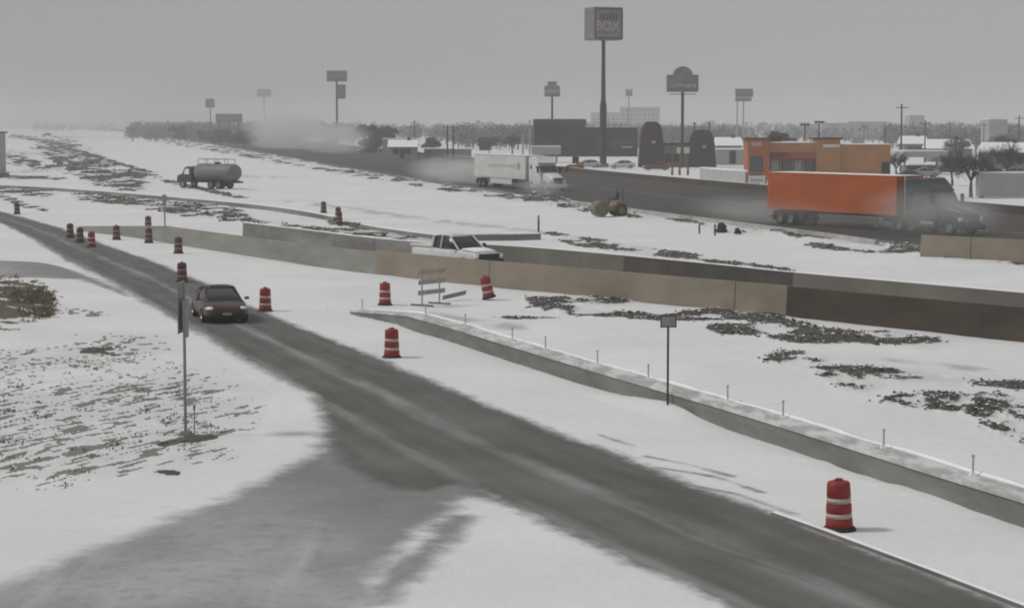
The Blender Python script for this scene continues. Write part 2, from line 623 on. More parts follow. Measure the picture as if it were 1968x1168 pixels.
    # slush traces and machine ruts on the snow
    ruts = [([(560, 385), (700, 405), (900, 430), (1040, 445)], 40, 3), ([(1700, 690), (1830, 702), (2060, 718)], 30, 5), ([(1830, 706), (2060, 716)], 30, 7),
            ([(640, 440), (850, 462)], 40, 10), ([(1270, 905), (1420, 918)], 30, 5), ([(1290, 880), (1400, 915)], 60, 6),
            ([(1330, 930), (1480, 965), (1560, 1005)], 40, 10), ([(860, 1000), (800, 1080), (720, 1160)], 30, 18), ([(0, 330), (110, 326)], 30, 5),
            ([(20, 290), (100, 300)], 30, 3), ([(90, 263), (240, 265)], 20, 2), ([(930, 620), (990, 632)], 60, 9), ([(820, 600), (950, 625)], 40, 4),
            ([(1680, 1030), (1800, 1080), (1968, 1150)], 60, 14), ([(140, 440), (330, 455)], 30, 8), ([(420, 335), (520, 340)], 50, 3)]
    for pts, rx, ry in ruts:
        m = pix_line(PX, PY, pts, rx, ry)
        slush = np.maximum(slush, sstep(.0, .8, m) * sstep(.3, .6, fbm(X * 1.1, Y * .3, 3)) * .9)
    # dark bare gaps just behind the coping wall, and the drift in front of it
    wd, ws = seg_dist(X, Y, [(p.x, p.y) for p in WALL])
    along = fbm(X * .55 + Y * .55, Y * 0 + 3.3, 3)
    front = (ws < 0) | (wd < .42)
    wdf = np.where(ws < 0, wd, 0)
    drift = np.where(front, np.exp(-(wdf / .9) ** 2), 0) * np.clip((along - .40) * .5, 0.01, .10)
    bumpw = np.exp(-(((X - G(1345, 790).x) ** 2 + (Y - G(1345, 790).y) ** 2) / 2.2 ** 2))
    Z += drift + np.where(front, np.exp(-(wdf / 1.0) ** 2), 0) * bumpw * .17
    Z += np.where(~front, np.exp(-((wd - 1.2) / .5) ** 2) * .27 + (wd > 1.2) * np.exp(-((wd - 1.2) / 9.0) ** 2) * .20, 0) * (Y < 84) * sstep(86, 76, Y)
    gap = np.where(~front & (wd < 1.5), sstep(.5, .62, along), 0)
    soil = np.maximum(soil, gap * .8)
    Z -= gap * .12
    rd = np.full(X.shape, -99.0)
    for poly, mg in ((FR_POLY, 4.2), (SR_POLY, 3.8), (DR_POLY, 1.6)):
        rd = np.maximum(rd, poly_sd(X, Y, poly) + mg)
    blend = sstep(0, 5, -rd)
    Z = np.where(wd > 2.0, -0.003 * (1 - blend) + Z * blend, Z)
    CLOD_DATA.append((X.copy(), Y.copy(), Z.copy(), soil.copy(), PX.copy(), PY.copy()))
    nr, nc = X.shape
    me = bpy.data.meshes.new("snow_ground")
    me.vertices.add(nr * nc)
    me.vertices.foreach_set('co', np.stack([X, Y, Z], -1).astype(np.float32).ravel())
    idx = np.arange(nr * nc).reshape(nr, nc)
    q = np.stack([idx[1:, :-1], idx[1:, 1:], idx[:-1, 1:], idx[:-1, :-1]], -1).reshape(-1, 4)
    me.loops.add(q.size)
    me.loops.foreach_set('vertex_index', q.ravel().astype(np.int32))
    me.polygons.add(len(q))
    me.polygons.foreach_set('loop_start', (np.arange(len(q)) * 4).astype(np.int32))
    me.polygons.foreach_set('loop_total', np.full(len(q), 4, np.int32))
    me.polygons.foreach_set('use_smooth', np.ones(len(q), bool))
    for nm, arr in (('soil', soil), ('brown', brown), ('slush', slush), ('weed', weed)):
        a = me.attributes.new(nm, 'FLOAT', 'POINT')
        a.data.foreach_set('value', arr.astype(np.float32).ravel())
    me.materials.append(GM)
    me.update()
    me.validate()
    o = bpy.data.objects.new("snow_ground", me)
    COL.objects.link(o)
    struct(o)
    return o

build_ground()

# ================================================================== ROADS
def road_material(name, dark, light, tracks, soft=0.35, cover=0.0, rough=0.55, edge=1.0, pos=False):
    m = bpy.data.materials.new(name)
    m.use_nodes = True
    n, l = m.node_tree.nodes, m.node_tree.links
    b = n['Principled BSDF']
    uv = n.new("ShaderNodeNewGeometry").outputs['Position'] if pos else n.new("ShaderNodeUVMap").outputs[0]
    mp = n.new("ShaderNodeMapping")
    mp.inputs['Scale'].default_value = (1.6, .10, 1)
    l.new(uv, mp.inputs[0])
    st = nz(n, l, 1.0, 5, .6, mp.outputs[0])
    mp2 = n.new("ShaderNodeMapping")
    mp2.inputs['Scale'].default_value = (1.0, .5, 1)
    l.new(uv, mp2.inputs[0])
    blot = nz(n, l, .45, 6, .65, mp2.outputs[0])
    fine = nz(n, l, 3.2, 6, .7, mp2.outputs[0])
    uu = attr(n, 'uu')
    ed = attr(n, 'edge')
    # slush ridges between the wheel tracks
    ridge = None
    for c, wdt, a in tracks:
        d = mth(n, l, 'ABSOLUTE', mth(n, l, 'SUBTRACT', uu, c))
        r_ = mrange(n, l, d, 0.0, wdt, a, 0.0)
        ridge = r_ if ridge is None else mth(n, l, 'MAXIMUM', ridge, r_)
    f = mrange(n, l, st, .32, .7, 0, .75)
    f = mth(n, l, 'ADD', mth(n, l, 'MULTIPLY', f, .48), mrange(n, l, blot, .35, .75, 0, .45))
    col = mixc(n, l, mth(n, l, 'MINIMUM', f, 1.0), dark, light)
    if ridge is not None:
        rr = mth(n, l, 'MULTIPLY', ridge, mrange(n, l, mth(n, l, 'ADD', st, mth(n, l, 'MULTIPLY', blot, .6)), .55, 1.05))
        col = mixc(n, l, rr, col, (0.50, 0.50, 0.49))
    g = n.new("ShaderNodeNewGeometry").outputs['Position']
    snowc, mid, fine2, _ = snow_nodes(n, l, g)
    sl = attr(n, 'slu')
    es = mth(n, l, 'ADD', sl, mth(n, l, 'MULTIPLY_ADD', nz(n, l, .9, 6, .68, g), 1.5, -.75))
    slc = mixc(n, l, mth(n, l, 'MULTIPLY', mrange(n, l, ed, -6.5, -.2), .85), slush_nodes(n, l, g), mixc(n, l, mid, (0.125, 0.124, 0.12), (0.24, 0.238, 0.232)))
    under = mixc(n, l, mrange(n, l, es, -.40, .45), snowc, slc)
    e = mth(n, l, 'ADD', ed, mth(n, l, 'MULTIPLY_ADD', mth(n, l, 'ADD', blot, mth(n, l, 'MULTIPLY', fine, .7)), 1.0 * edge, -.85 * edge))
    ex = mrange(n, l, e, -soft, soft)
    if cover:
        ex = mth(n, l, 'MULTIPLY', ex, mrange(n, l, mth(n, l, 'ADD', blot, mth(n, l, 'MULTIPLY', st, .4)), .5, .95, 1.0, 1.0 - cover))
    col = mixc(n, l, ex, under, col)
    l.new(col, b.inputs['Base Color'])
    b.inputs['Roughness'].default_value = .8
    spec(b, .25)
    bp = n.new("ShaderNodeBump")
    bp.inputs['Strength'].default_value = .65
    bp.inputs['Distance'].default_value = .05
    l.new(mth(n, l, 'ADD', mid, mth(n, l, 'MULTIPLY', fine2, .4)), bp.inputs['Height'])
    l.new(bp.outputs[0], b.inputs['Normal'])
    return m

def ribbon(name, left, right, mat, z, margin=0.9, nl=260, nu=40, smooth=2, own_edge=False, mleft=None):
    L = resample(smooth_pts(left, smooth), nl)
    Rr = resample(smooth_pts(right, smooth), nl)
    vs, uvs, ed, uu = [], [], [], []
    run = 0
    for i in range(nl):
        if i: run += ((L[i] + Rr[i]) / 2 - (L[i - 1] + Rr[i - 1]) / 2).length
        d = Rr[i] - L[i]
        wd = d.length
        dn = d / wd
        for j in range(nu):
            ml = margin if mleft is None else mleft(L[i])
            s_ = -ml + (wd + ml + margin) * j / (nu - 1)
            p = L[i] + dn * s_
            k = min(1.0, min(j, nu - 1 - j if mleft is None else 9) / 6.0, min(i, nl - 1 - i) / 3.0)
            vs.append((p.x, p.y, -.016 + (z + .016) * k))
            uvs.append((s_, run))
            ed.append(min(s_, wd - s_))
            uu.append(s_ / wd)
    fs = [(i * nu + j, i * nu + j + 1, (i + 1) * nu + j + 1, (i + 1) * nu + j) for i in range(nl - 1) for j in range(nu - 1)]
    me = bpy.data.meshes.new(name)
    me.from_pydata(vs, [], fs)
    uvl = me.uv_layers.new(name="UVMap")
    lv = np.empty(len(me.loops), np.int32)
    me.loops.foreach_get('vertex_index', lv)
    uvl.data.foreach_set('uv', np.array(uvs, np.float32)[lv].ravel())
    va = np.array(vs)
    if not own_edge:
        ed = poly_sd(va[:, 0], va[:, 1], FR_POLY)
        sl = np.maximum(poly_sd(va[:, 0], va[:, 1], SR_POLY), poly_sd(va[:, 0], va[:, 1], DR_POLY))
        sl = np.maximum(sl, .55 - 1.6 * seg_dist(va[:, 0], va[:, 1], DASH)[0])
        for rut in RUTS:
            sl = np.maximum(sl, .30 - 4.0 * seg_dist(va[:, 0], va[:, 1], rut)[0])
    else:
        sl = np.full(len(vs), -9.0)
    for nm, a_ in (('edge', ed), ('uu', uu), ('slu', sl)):
        a = me.attributes.new(nm, 'FLOAT', 'POINT')
        a.data.foreach_set('value', np.array(a_, np.float32))
    me.materials.append(mat)
    bm = bmesh.new()
    bm.from_mesh(me)
    bmesh.ops.recalc_face_normals(bm, faces=bm.faces)
    if sum(f.normal.z for f in bm.faces) < 0:
        bmesh.ops.reverse_faces(bm, faces=bm.faces)
    bm.to_mesh(me)
    bm.free()
    o = bpy.data.objects.new(name, me)
    COL.objects.link(o)
    return struct(o)

ROADM = road_material("slushy_asphalt", (0.084, 0.082, 0.075), (0.172, 0.170, 0.163), [(.5, .12, .38), (.06, .1, .3)], soft=.30, rough=.7)
ribbon("frontage_road", fr_left, fr_right, ROADM, 0.005, margin=3.4, nl=460, nu=80, mleft=lambda p: 1.4 + 2.2 * min(1.0, max(0.0, (60.5 - p.y) / 7.0)))

SIDEM = road_material("snowy_slush_road", (0.125, 0.124, 0.119), (0.22, 0.218, 0.212), [], soft=.6, rough=.7, pos=True)
ribbon("side_road", sr_up, sr_lo, SIDEM, 0.001, margin=3.4, nl=260, nu=110, smooth=3)
ribbon("driveway", dr_up, dr_lo, SIDEM, 0.0015, margin=1.2, nl=80, nu=40)

hw_near = [G(x, y) for x, y in ((130, 247.6), (230, 252), (330, 267), (480, 291), (640, 321), (800, 347), (930, 367), (1100, 391), (1250, 411), (1400, 430), (1560, 451), (1768, 478), (1968, 506), (2300, 556), (2700, 620))]
hw_far = [G(x, y) for x, y in ((190, 247.2), (300, 250), (400, 257), (560, 272), (700, 287), (830, 301), (920, 311), (1130, 335), (1300, 352), (1480, 369), (1700, 389), (1968, 413), (2300, 444), (2700, 482))]
HWM = road_material("wet_motorway_asphalt", (0.036, 0.034, 0.032), (0.085, 0.080, 0.075), [(.5, .03, .2), (.04, .04, .6)], soft=.5, rough=.6, edge=.8)
ribbon("highway", hw_near, hw_far, HWM, 0.010, margin=1.5, nl=500, nu=40, own_edge=True)

# ================================================================== WALLS, BARRIERS, KERBS
CONC = pm("weathered_concrete", (0.30, 0.285, 0.25), .8, .22, .8, stretch=(.35, .35, 2.0), dirt=(0.11, 0.095, 0.075), dirt_amt=.6, bump=.3)
CONCD = pm("damp_grey_concrete", (0.20, 0.195, 0.18), .75, .25, .7, stretch=(.3, .3, 1.6), dirt=(0.085, 0.075, 0.062), dirt_amt=.8, bump=.3)
CONCL = pm("pale_concrete", (0.36, 0.355, 0.34), .8, .2, .9, dirt=(0.20, 0.195, 0.185), dirt_amt=.6, bump=.3)
CONCW = pm("wet_brown_concrete", (0.050, 0.037, 0.027), .5, .3, .8, stretch=(.4, .4, 1.4), dirt=(0.085, 0.068, 0.05), dirt_amt=.6, bump=.3)
CONCT = pm("tan_concrete", (0.240, 0.205, 0.160), .8, .25, .5, stretch=(.4, .4, .8), dirt=(0.155, 0.135, 0.105), dirt_amt=.85, bump=.3)
SNOW = pm("settled_snow", (0.80, 0.80, 0.81), .8, .06, 2.0, bump=.3)
STEEL = pm("galvanised_steel", (0.30, 0.30, 0.30), .45, .2, 4, metal=.5)
DARKST = pm("dark_steel", (0.05, 0.05, 0.052), .5, .3, 4, metal=.3)

def wall_run(mb, pts, h0, th, slope=0.0, z0=-0.15, hs=None):
    "wall along a ground polyline: front face on the line, thickness to the left of travel; joins are mitred"
    n = len(pts)
    prof = []
    for i, p in enumerate(pts):
        a = pts[max(0, i - 1)]
        b = pts[min(n - 1, i + 1)]
        d = (b - a)
        d.z = 0
        d.normalize()
        nn = Vector((-d.y, d.x, 0))
        h = hs[i] if hs else h0
        f0, f1 = p, p + nn * slope
        b1, b0 = p + nn * (th - slope), p + nn * th
        prof.append([(f0.x, f0.y, z0), (f1.x, f1.y, h), (b1.x, b1.y, h), (b0.x, b0.y, z0)])
    mb.loft(prof)
    return prof

def path(pxpts, n=60, sm=2, z=0):
    return resample(smooth_pts([Vector((p.x, p.y, 0)) for p in (G(x, y, z) for x, y in pxpts)], sm), n)

# near ramp barrier: pale left run, tan middle run, wet brown right run, one wall each (butted at expansion joints)
def barrier(name, pts, h, th, mat, label, group=None, slope=.08, joints=6.0, cap=None, hs=None, cat='concrete barrier'):
    t = thing(name, label, cat, (0, 0, 0), 0, group)
    mb = MB()
    prof = wall_run(mb, pts, h, th, slope, hs=hs)
    mb.build('wall', mat, t)
    # vertical joint grooves: thin dark strips 3 mm proud of the front face
    run, nxt = 0, joints * .6
    for i in range(1, len(pts)):
        run += (pts[i] - pts[i - 1]).length
        if run > nxt and not hs:
            nxt += joints
            a, b = Vector(prof[i][0]), Vector(prof[i][1])
            d = (pts[i] - pts[i - 1]).normalized()
            o = Vector((d.y, -d.x, 0)) * .004
            MB().slab([a + o - d * .02, a + o + d * .02, b + o + d * .02, b + o - d * .02], .003).build('joint', DARKST, t)
    if cap:
        cm = MB()
        secs = []
        for i, pr in enumerate(prof):
            a, b = Vector(pr[1]), Vector(pr[2])
            k = cap * (.5 + 1.0 * vn1(i * .37 + h * 9))
            secs.append([tuple(a + Vector((0, 0, .003))), tuple(a.lerp(b, .15) + Vector((0, 0, k))), tuple(a.lerp(b, .8) + Vector((0, 0, k * 1.1))), tuple(b + Vector((0, 0, .003)))])
        cm.loft(secs)
        cm.build('snow_cap', SNOW, t, smooth=True)
    return t

def vn1(x):
    return float(vnoise(np.array([x]), np.array([4.2]))[0])

nb = [(150, 444), (250, 455), (335, 470), (480, 492), (600, 510), (720, 525), (860, 541), (1000, 555), (1180, 573), (1340, 589), (1500, 605), (1700, 627), (1850, 643), (1968, 655), (2200, 681), (2500, 716)]
full = path(nb, 240)
def cut(px0, px1):
    out = []
    for p in full:
        dep = p.y * cp + H * sp
        px = CX + p.x / dep * F
        if px0 <= px: out.append(p)
        if px > px1: break
    return out
def cutn(px0, px1):
    "as cut, starting on the last vertex of the piece before"
    a_ = cut(-1e9, px0)
    return [a_[-1]] + [p for p in cut(px0, px1) if p.y < a_[-1].y - 1e-4]
barrier('concrete_barrier', cut(140, 720), 1.1, .35, pm("grey_green_concrete", (0.235, 0.232, 0.205), .8, .2, .7, stretch=(.35, .35, 1.5), dirt=(0.16, 0.15, 0.13), dirt_amt=.6, bump=.3),
        'long grey concrete barrier left of the white pickup, ending at a dark joint', 'barriers along the sunken ramp',
        hs=[min(1.1, .35 + .75 * i / 40) for i in range(len(cut(140, 720)))])
barrier('concrete_barrier', cutn(720, 1503), 1.2, .35, CONCT, 'tan concrete barrier in front of the white pickup, behind the leaning barrel', 'barriers along the sunken ramp', joints=17)
barrier('concrete_barrier', cutn(1503, 2600), 1.2, .35, CONCW, 'wet dark brown concrete barrier running to the right edge below the snowy median', 'barriers along the sunken ramp', joints=17)

bb = [G(x, y, 1.15) for x, y in ((465, 428), (600, 444), (720, 459), (840, 468), (975, 474), (1100, 484), (1250, 498), (1400, 513), (1500, 524), (1700, 542), (1850, 555), (1968, 566), (2200, 586), (2500, 612))]
bfull = resample(smooth_pts([Vector((p.x, p.y, 0)) for p in bb], 2), 200)
def cutb(px0, px1):
    out = []
    for p in bfull:
        dep = p.y * cp + (H - 1.15) * sp
        px = CX + p.x / dep * F
        if px0 <= px: out.append(p)
        if px > px1: break
    return out
barrier('retaining_wall', cutb(400, 900), 1.15, .4, CONCD, 'dark stained low retaining wall behind the long grey barrier, left of the pickup', 'rear walls of the sunken ramp', cap=.05, cat='retaining wall')
def cutbn(px0, px1):
    a_ = cutb(-1e9, px0)
    return [a_[-1]] + [p for p in cutb(px0, px1) if p.y < a_[-1].y - 1e-4]
RW = [pm("mottled_wall_concrete", (0.150, 0.140, 0.120), .7, .3, .4, stretch=(.5, .5, .5), dirt=(0.08, 0.07, 0.057), dirt_amt=.9, bump=.3),
      pm("soaked_wall_concrete", (0.040, 0.034, 0.028), .5, .5, .3, stretch=(.5, .5, .5), dirt=(0.11, 0.10, 0.085), dirt_amt=.7, bump=.3),
      pm("drying_wall_concrete", (0.128, 0.118, 0.10), .7, .25, .4, stretch=(.5, .5, .5), dirt=(0.08, 0.07, 0.057), dirt_amt=.7, bump=.3)]
barrier('retaining_wall', cutb(903, 1195), 1.2, .4, RW[0], 'grey brown retaining wall just right of the pickup bonnet, under the snowy median', 'rear walls of the sunken ramp', cap=.03, joints=30, cat='retaining wall')
barrier('retaining_wall', cutbn(1195, 1520), 1.2, .4, RW[1], 'soaked near black stretch of retaining wall under the snowy median', 'rear walls of the sunken ramp', cap=.03, joints=30, cat='retaining wall')
barrier('retaining_wall', cutbn(1520, 2600), 1.2, .4, RW[2], 'grey tan retaining wall above the wet brown barrier, reaching the right edge', 'rear walls of the sunken ramp', cap=.04, joints=30, cat='retaining wall')

# low snow-topped kerbs in the middle ground
barrier('concrete_kerb', path([(690, 437), (760, 449), (850, 460)], 20), .22, .5, CONCD, 'short dark kerb meeting the pickup cab from the left', 'low kerbs on the work site', cap=.06, cat='kerb')
barrier('concrete_kerb', path([(892, 462), (960, 461), (1040, 460)], 20), .35, .8, CONCD, 'snow topped kerb stub just behind the pickup bonnet', 'low kerbs on the work site', cap=.10, cat='kerb')
barrier('concrete_kerb', path([(-160, 357), (0, 361), (100, 366), (200, 374), (330, 385), (460, 397), (560, 409), (640, 425)], 90), .32, .5, CONCD,
        'long snow topped kerb crossing the site below the tank truck', 'low kerbs on the work site', cap=.07, cat='kerb')
# motorway edges
barrier('highway_barrier', path([(1768, 492), (1850, 497), (1968, 503), (2200, 526), (2500, 560)], 50), 1.25, .4, CONCT, 'tan concrete barrier at the right edge in front of the green truck cab', cat='concrete barrier')
barrier('highway_kerb', path([(1095, 391), (1250, 413), (1400, 432), (1560, 453), (1680, 470)], 60), .30, .4, CONCL, 'low pale concrete edge along the near side of the highway', cat='kerb')
barrier('highway_median_barrier', [Vector((p.x, p.y, 0)) for p in resample(smooth_pts(hw_far, 2), 260) if p.y < 1300], 0.75, .45, CONCW, 'dark concrete barrier along the far side of the highway', cap=.02, joints=12, cat='concrete barrier')
# kerb of the frontage road
kb = path([(1480, 990), (1560, 1018), (1640, 1048), (1760, 1093), (1900, 1147), (2100, 1224), (2400, 1332)], 60)
barrier('road_kerb', kb, .07, .20, CONCD, 'thin snow dusted kerb at the road edge beside the nearest barrel', slope=.02, cap=.012, joints=1e9, cat='kerb')

# the coping wall with its stubs
COPE_TOP = bpy.data.materials.new("snow_patched_coping")
COPE_TOP.use_nodes = True
n, l = COPE_TOP.node_tree.nodes, COPE_TOP.node_tree.links
g = n.new("ShaderNodeNewGeometry").outputs['Position']
mp = n.new("ShaderNodeMapping")
mp.inputs['Scale'].default_value = (1.4, .5, 1)
l.new(g, mp.inputs[0])
a = nz(n, l, 1.3, 6, .65, mp.outputs[0])
f_ = mrange(n, l, a, .42, .6)
fi = nz(n, l, 6, 5, .6, g)
l.new(mixc(n, l, f_, mixc(n, l, fi, (0.30, 0.295, 0.285), (0.44, 0.435, 0.42)), (0.60, 0.60, 0.60)), n['Principled BSDF'].inputs['Base Color'])
n['Principled BSDF'].inputs['Roughness'].default_value = .85

cw = thing('coping_wall', 'long low concrete wall with stub posts along its snowy top, right of the road', 'concrete wall')
FACE = pm("coping_face_concrete", (0.185, 0.182, 0.172), .8, .25, 1.0, stretch=(.4, .4, 1.5), dirt=(0.10, 0.095, 0.085), dirt_amt=.7, bump=.35)
hs_ = [min(WALL_H, .02 + .08 * i) for i in range(len(WALL))]
WALL_HS = [min(WALL_H, .03 + (WALL_H - .03) * sum((WALL[k + 1] - WALL[k]).length for k in range(i)) / 7.0) for i in range(len(WALL))]
mb = MB()
prof = wall_run(mb, WALL, WALL_H, .85, .03, hs=WALL_HS)
mb.build('wall', FACE, cw)
mb = MB()
secs = []
for pr in prof:
    a, b = Vector(pr[1]), Vector(pr[2])
    d = (a - b).normalized()
    a = a + d * .04
    secs.append([(a.x, a.y, a.z + .003), (a.x, a.y, a.z + .075), (b.x, b.y, b.z + .075), (b.x, b.y, b.z + .003)])
mb.loft(secs)
mb.build('coping', COPE_TOP, cw)
# snow line lying on the back edge of the coping
mb = MB()
secs = []
for i, pr in enumerate(prof):
    a, b = Vector(pr[1]), Vector(pr[2])
    d = (b - a).normalized()
    k = .03 + .07 * vn1(i * .6)
    w0 = b - d * (.10 + .15 * vn1(i * .45 + 30))
    secs.append([(w0.x, w0.y, b.z + .077), (w0.lerp(b, .4).x, w0.lerp(b, .4).y, b.z + .075 + k), (b.x, b.y, b.z + .075 + k * .8), (b.x, b.y, b.z + .077)])
mb.loft(secs)
mb.build('snow_strip', SNOW, cw, smooth=True)

def nearest_wall(px):
    best = None
    for i, p in enumerate(WALL):
        dn = (WALL[min(i + 1, len(WALL) - 1)] - WALL[max(0, i - 1)])
        nn = Vector((-dn.y, dn.x, 0)).normalized()
        q = p + nn * .55
        dep = q.y * cp + (H - WALL_H) * sp
        e = abs(CX + q.x / dep * F - px)
        if best is None or e < best[0]: best = (e, q, WALL_HS[i])
    return best[1], best[2]
STUB = pm("frosted_steel_stub", (0.42, 0.42, 0.42), .6, .2, 6)
proto = None
for k, px in enumerate((676, 815, 893, 985, 1055, 1153, 1250, 1392, 1505, 1690, 1866)):
    q, hh = nearest_wall(px)
    loc = (q.x, q.y, hh + .075)
    lab = ['first stub post at the far tip of the coping wall', 'second stub post from the far tip, near the barrel behind the wall', 'third stub post from the far tip of the wall',
           'fourth stub post from the far tip of the wall', 'fifth stub post from the far tip of the wall', 'stub post on the wall, second left of the slim sign pole',
           'stub post on the wall just left of the slim sign pole', 'stub post on the wall next right of the slim sign pole', 'second stub post right of the slim sign pole',
           'third stub post right of the slim sign pole, behind the nearest barrel', 'rightmost stub post on the coping wall near the picture edge'][k]
    if proto is None:
        proto = thing('stub_post', lab, 'post', loc, 0, 'stub posts on the coping wall')
        MB().tube((0, 0, 0), (0, 0, .40), .022, n=8).box((0, 0, .42), (.06, .06, .04)).build('shaft', STUB, proto)
        MB().box((0, 0, .03), (.14, .14, .06), taper=.8).build('snow_foot', SNOW, proto)
    else:
        dup(proto, loc, 0, lab)

# ================================================================== BARRELS
OR = pm("barrel_red_orange", (0.25, 0.030, 0.025), .55, .15, 5, dirt=(0.11, 0.035, 0.03), dirt_amt=.5)
WH = pm("reflective_white_band", (0.46, 0.37, 0.335), .45, .12, 5)
RUB = pm("black_rubber", (0.022, 0.022, 0.022), .8, .3, 4)
OR2 = pm("far_dulled_barrel_red", (0.105, 0.032, 0.030), .6, .2, 5, dirt=(0.06, 0.04, 0.038), dirt_amt=.7)  # red barrels too; the camera's colour loss at distance is put into this tone
WH2 = pm("far_dulled_band", (0.22, 0.19, 0.18), .6, .15, 5)  # band dulled the same way, distance tone painted in
def make_barrel(OR=OR, WH=WH):
    t = thing('traffic_barrel', 'x', 'traffic barrel', (0, 0, 0), 0, 'red and white traffic barrels')
    z = [.06, .22, .24, .36, .38, .52, .54, .66, .68, .93]
    def ring(a, b, ra, rb):
        return [(ra, a), (rb, b)]
    rr = lambda zz: .268 - .050 * zz
    mb = MB()
    mb.lathe([(0, .05), (rr(.05) * .93, .05), (rr(.06), .07), (rr(.23), .23), (rr(.235) - .012, .24), (rr(.24) - .01, .26), (rr(.36) - .01, .36), (rr(.37), .375),
              (rr(.52), .52), (rr(.53) - .012, .535), (rr(.66) - .01, .66), (rr(.67), .675), (rr(.90), .90), (rr(.93) - .015, .945), (rr(.95) - .06, .962), (.10, .965), (0, .965)], 28)
    mb.build('drum_body', OR, t, smooth=True)
    for a, b in ((.255, .345), (.55, .645)):
        MB().lathe([(rr(a) - .02, a), (rr(a) - .004, a), (rr(b) - .004, b), (rr(b) - .02, b)], 28).build('reflective_band', WH, t, smooth=True)
    MB().lathe([(0, 0), (.325, 0), (.325, .035), (.30, .06), (.275, .085), (0.24, .085)], 28).build('rubber_base', RUB, t, smooth=False)
    MB().box((-.05, 0, .985), (.03, .12, .05)).box((.05, 0, .985), (.03, .12, .05)).tube((-.05, 0, 1.0), (.05, 0, 1.0), .018, n=8).build('handle', OR, t)
    return t
barrels = [
    (1613, 1018, 'nearest red and white traffic barrel, large beside the road at lower right'),
    (753, 687, 'red and white barrel on the snow below the tip of the coping wall'),
    (510, 598, 'red and white barrel on the snow just right of the dark red car'),
    (350, 542, 'barrel seen directly above the left sign post, behind the dark red car'),
    (176, 475, 'nearest of the three barrels in a row at the road edge, far left'),
    (154, 466, 'middle one of the three barrels in a row at the road edge, far left'),
    (135, 457, 'farthest of the three barrels in a row at the road edge, far left'),
    (224, 461, 'lone barrel just right of the row of three barrels, by the low grey barrier'),
    (286, 467, 'front barrel of the pair lined up one behind the other, far left'),
    (285, 441, 'rear barrel of the pair lined up one behind the other, far left'),
    (343, 487, 'dull toned barrel on the snow at the left end of the long grey barrier'),
    (740, 586, 'barrel standing behind the far tip of the coping wall'),
    (938, 574, 'tilted red and white barrel leaning left in front of the tan barrier'),
    (622, 409, 'small distant barrel standing alone on the snow above the dark retaining wall'),
    (652, 431, 'front barrel of the two at the top of the dark retaining wall'),
    (650, 421, 'rear barrel of the two at the top of the dark retaining wall'),
    (33, 412, 'dark distant barrel beside the road at the left edge'),
]
bp0 = make_barrel()
bp1 = None
for k, (px, py, lab) in enumerate(barrels):
    p = G(px, py)
    if px in (33, 135, 154, 224, 285, 286, 343, 622, 652, 650, 350):
        if bp1 is None: o = bp1 = make_barrel(OR2, WH2)
        else: o = dup(bp1, p)
    else:
        o = bp0 if k == 0 else dup(bp0, p)
    o.location = p
    o['label'] = lab
    o.rotation_euler = (0, 0, rng.uniform(0, 6))
    if px == 938:
        o.rotation_euler = (R(3), R(-13), R(10))
        o.location = p + Vector((0.05, 0, .05))
    if px == 1613:
        o.rotation_euler = (R(-1), R(-2), R(60))

# ================================================================== SIGN POSTS
WOODG = pm("grey_post_paint", (0.24, 0.245, 0.245), .6, .15, 5)
ALU = pm("sign_back_aluminium", (0.30, 0.30, 0.30), .5, .15, 3, metal=.3)
p = G(357, 836)
t = thing('road_sign', 'tall road sign seen edge on, on a slim post in the weedy snow', 'road sign', p, 0)
topz = ZAT(541, p.y)
MB().box((0, 0, topz / 2), (.065, .065, topz)).build('post', WOODG, t)
MB().box((0, 0, .05), (.34, .34, .10), taper=.7).build('base', CONCD, t)
for nm, z0, z1, off, wd in (('sign_panel', ZAT(640, p.y), ZAT(541, p.y) , -.03, .75), ('sign_panel', ZAT(650, p.y), ZAT(575, p.y), .085, .6)):
    a = R(84)
    mb = MB()
    mb.box((off - .06, .10, (z0 + z1) / 2), (.012, wd, z1 - z0), rz=R(-4))
    mb.build(nm, ALU, t, bevel=.004)
MB().box((-.05, 0, topz - .5), (.10, .05, .06)).box((-.05, 0, topz - 1.2), (.10, .05, .06)).build('bracket', STEEL, t)
p = G(374, 836)
t = thing('marker_stake', 'short thin marker stake right beside the left road sign post', 'stake', p, 0)
MB().tube((0, 0, 0), (.0, 0, .70), .016, n=6).build('stake', WOODG, t)
MB().box((.0, 0, .70), (.05, .02, .12)).build('flag', DARKST, t)

p = G(1283, 790)
t = thing('road_sign', 'small framed road sign on a slim dark pole in front of the coping wall', 'road sign', p, R(12))
hz = ZAT(606, p.y)
MB().box((0, 0, hz / 2), (.05, .05, hz)).build('post', DARKST, t)
MB().box((0, -.035, hz - .16), (.40, .012, .28)).build('sign_panel', ALU, t)
mb = MB()
for x in (-.21, .21): mb.box((x, -.035, hz - .16), (.03, .03, .34))
for z in (-.01, -.31): mb.box((0, -.035, hz + z), (.39, .03, .03))
mb.build('frame', DARKST, t)

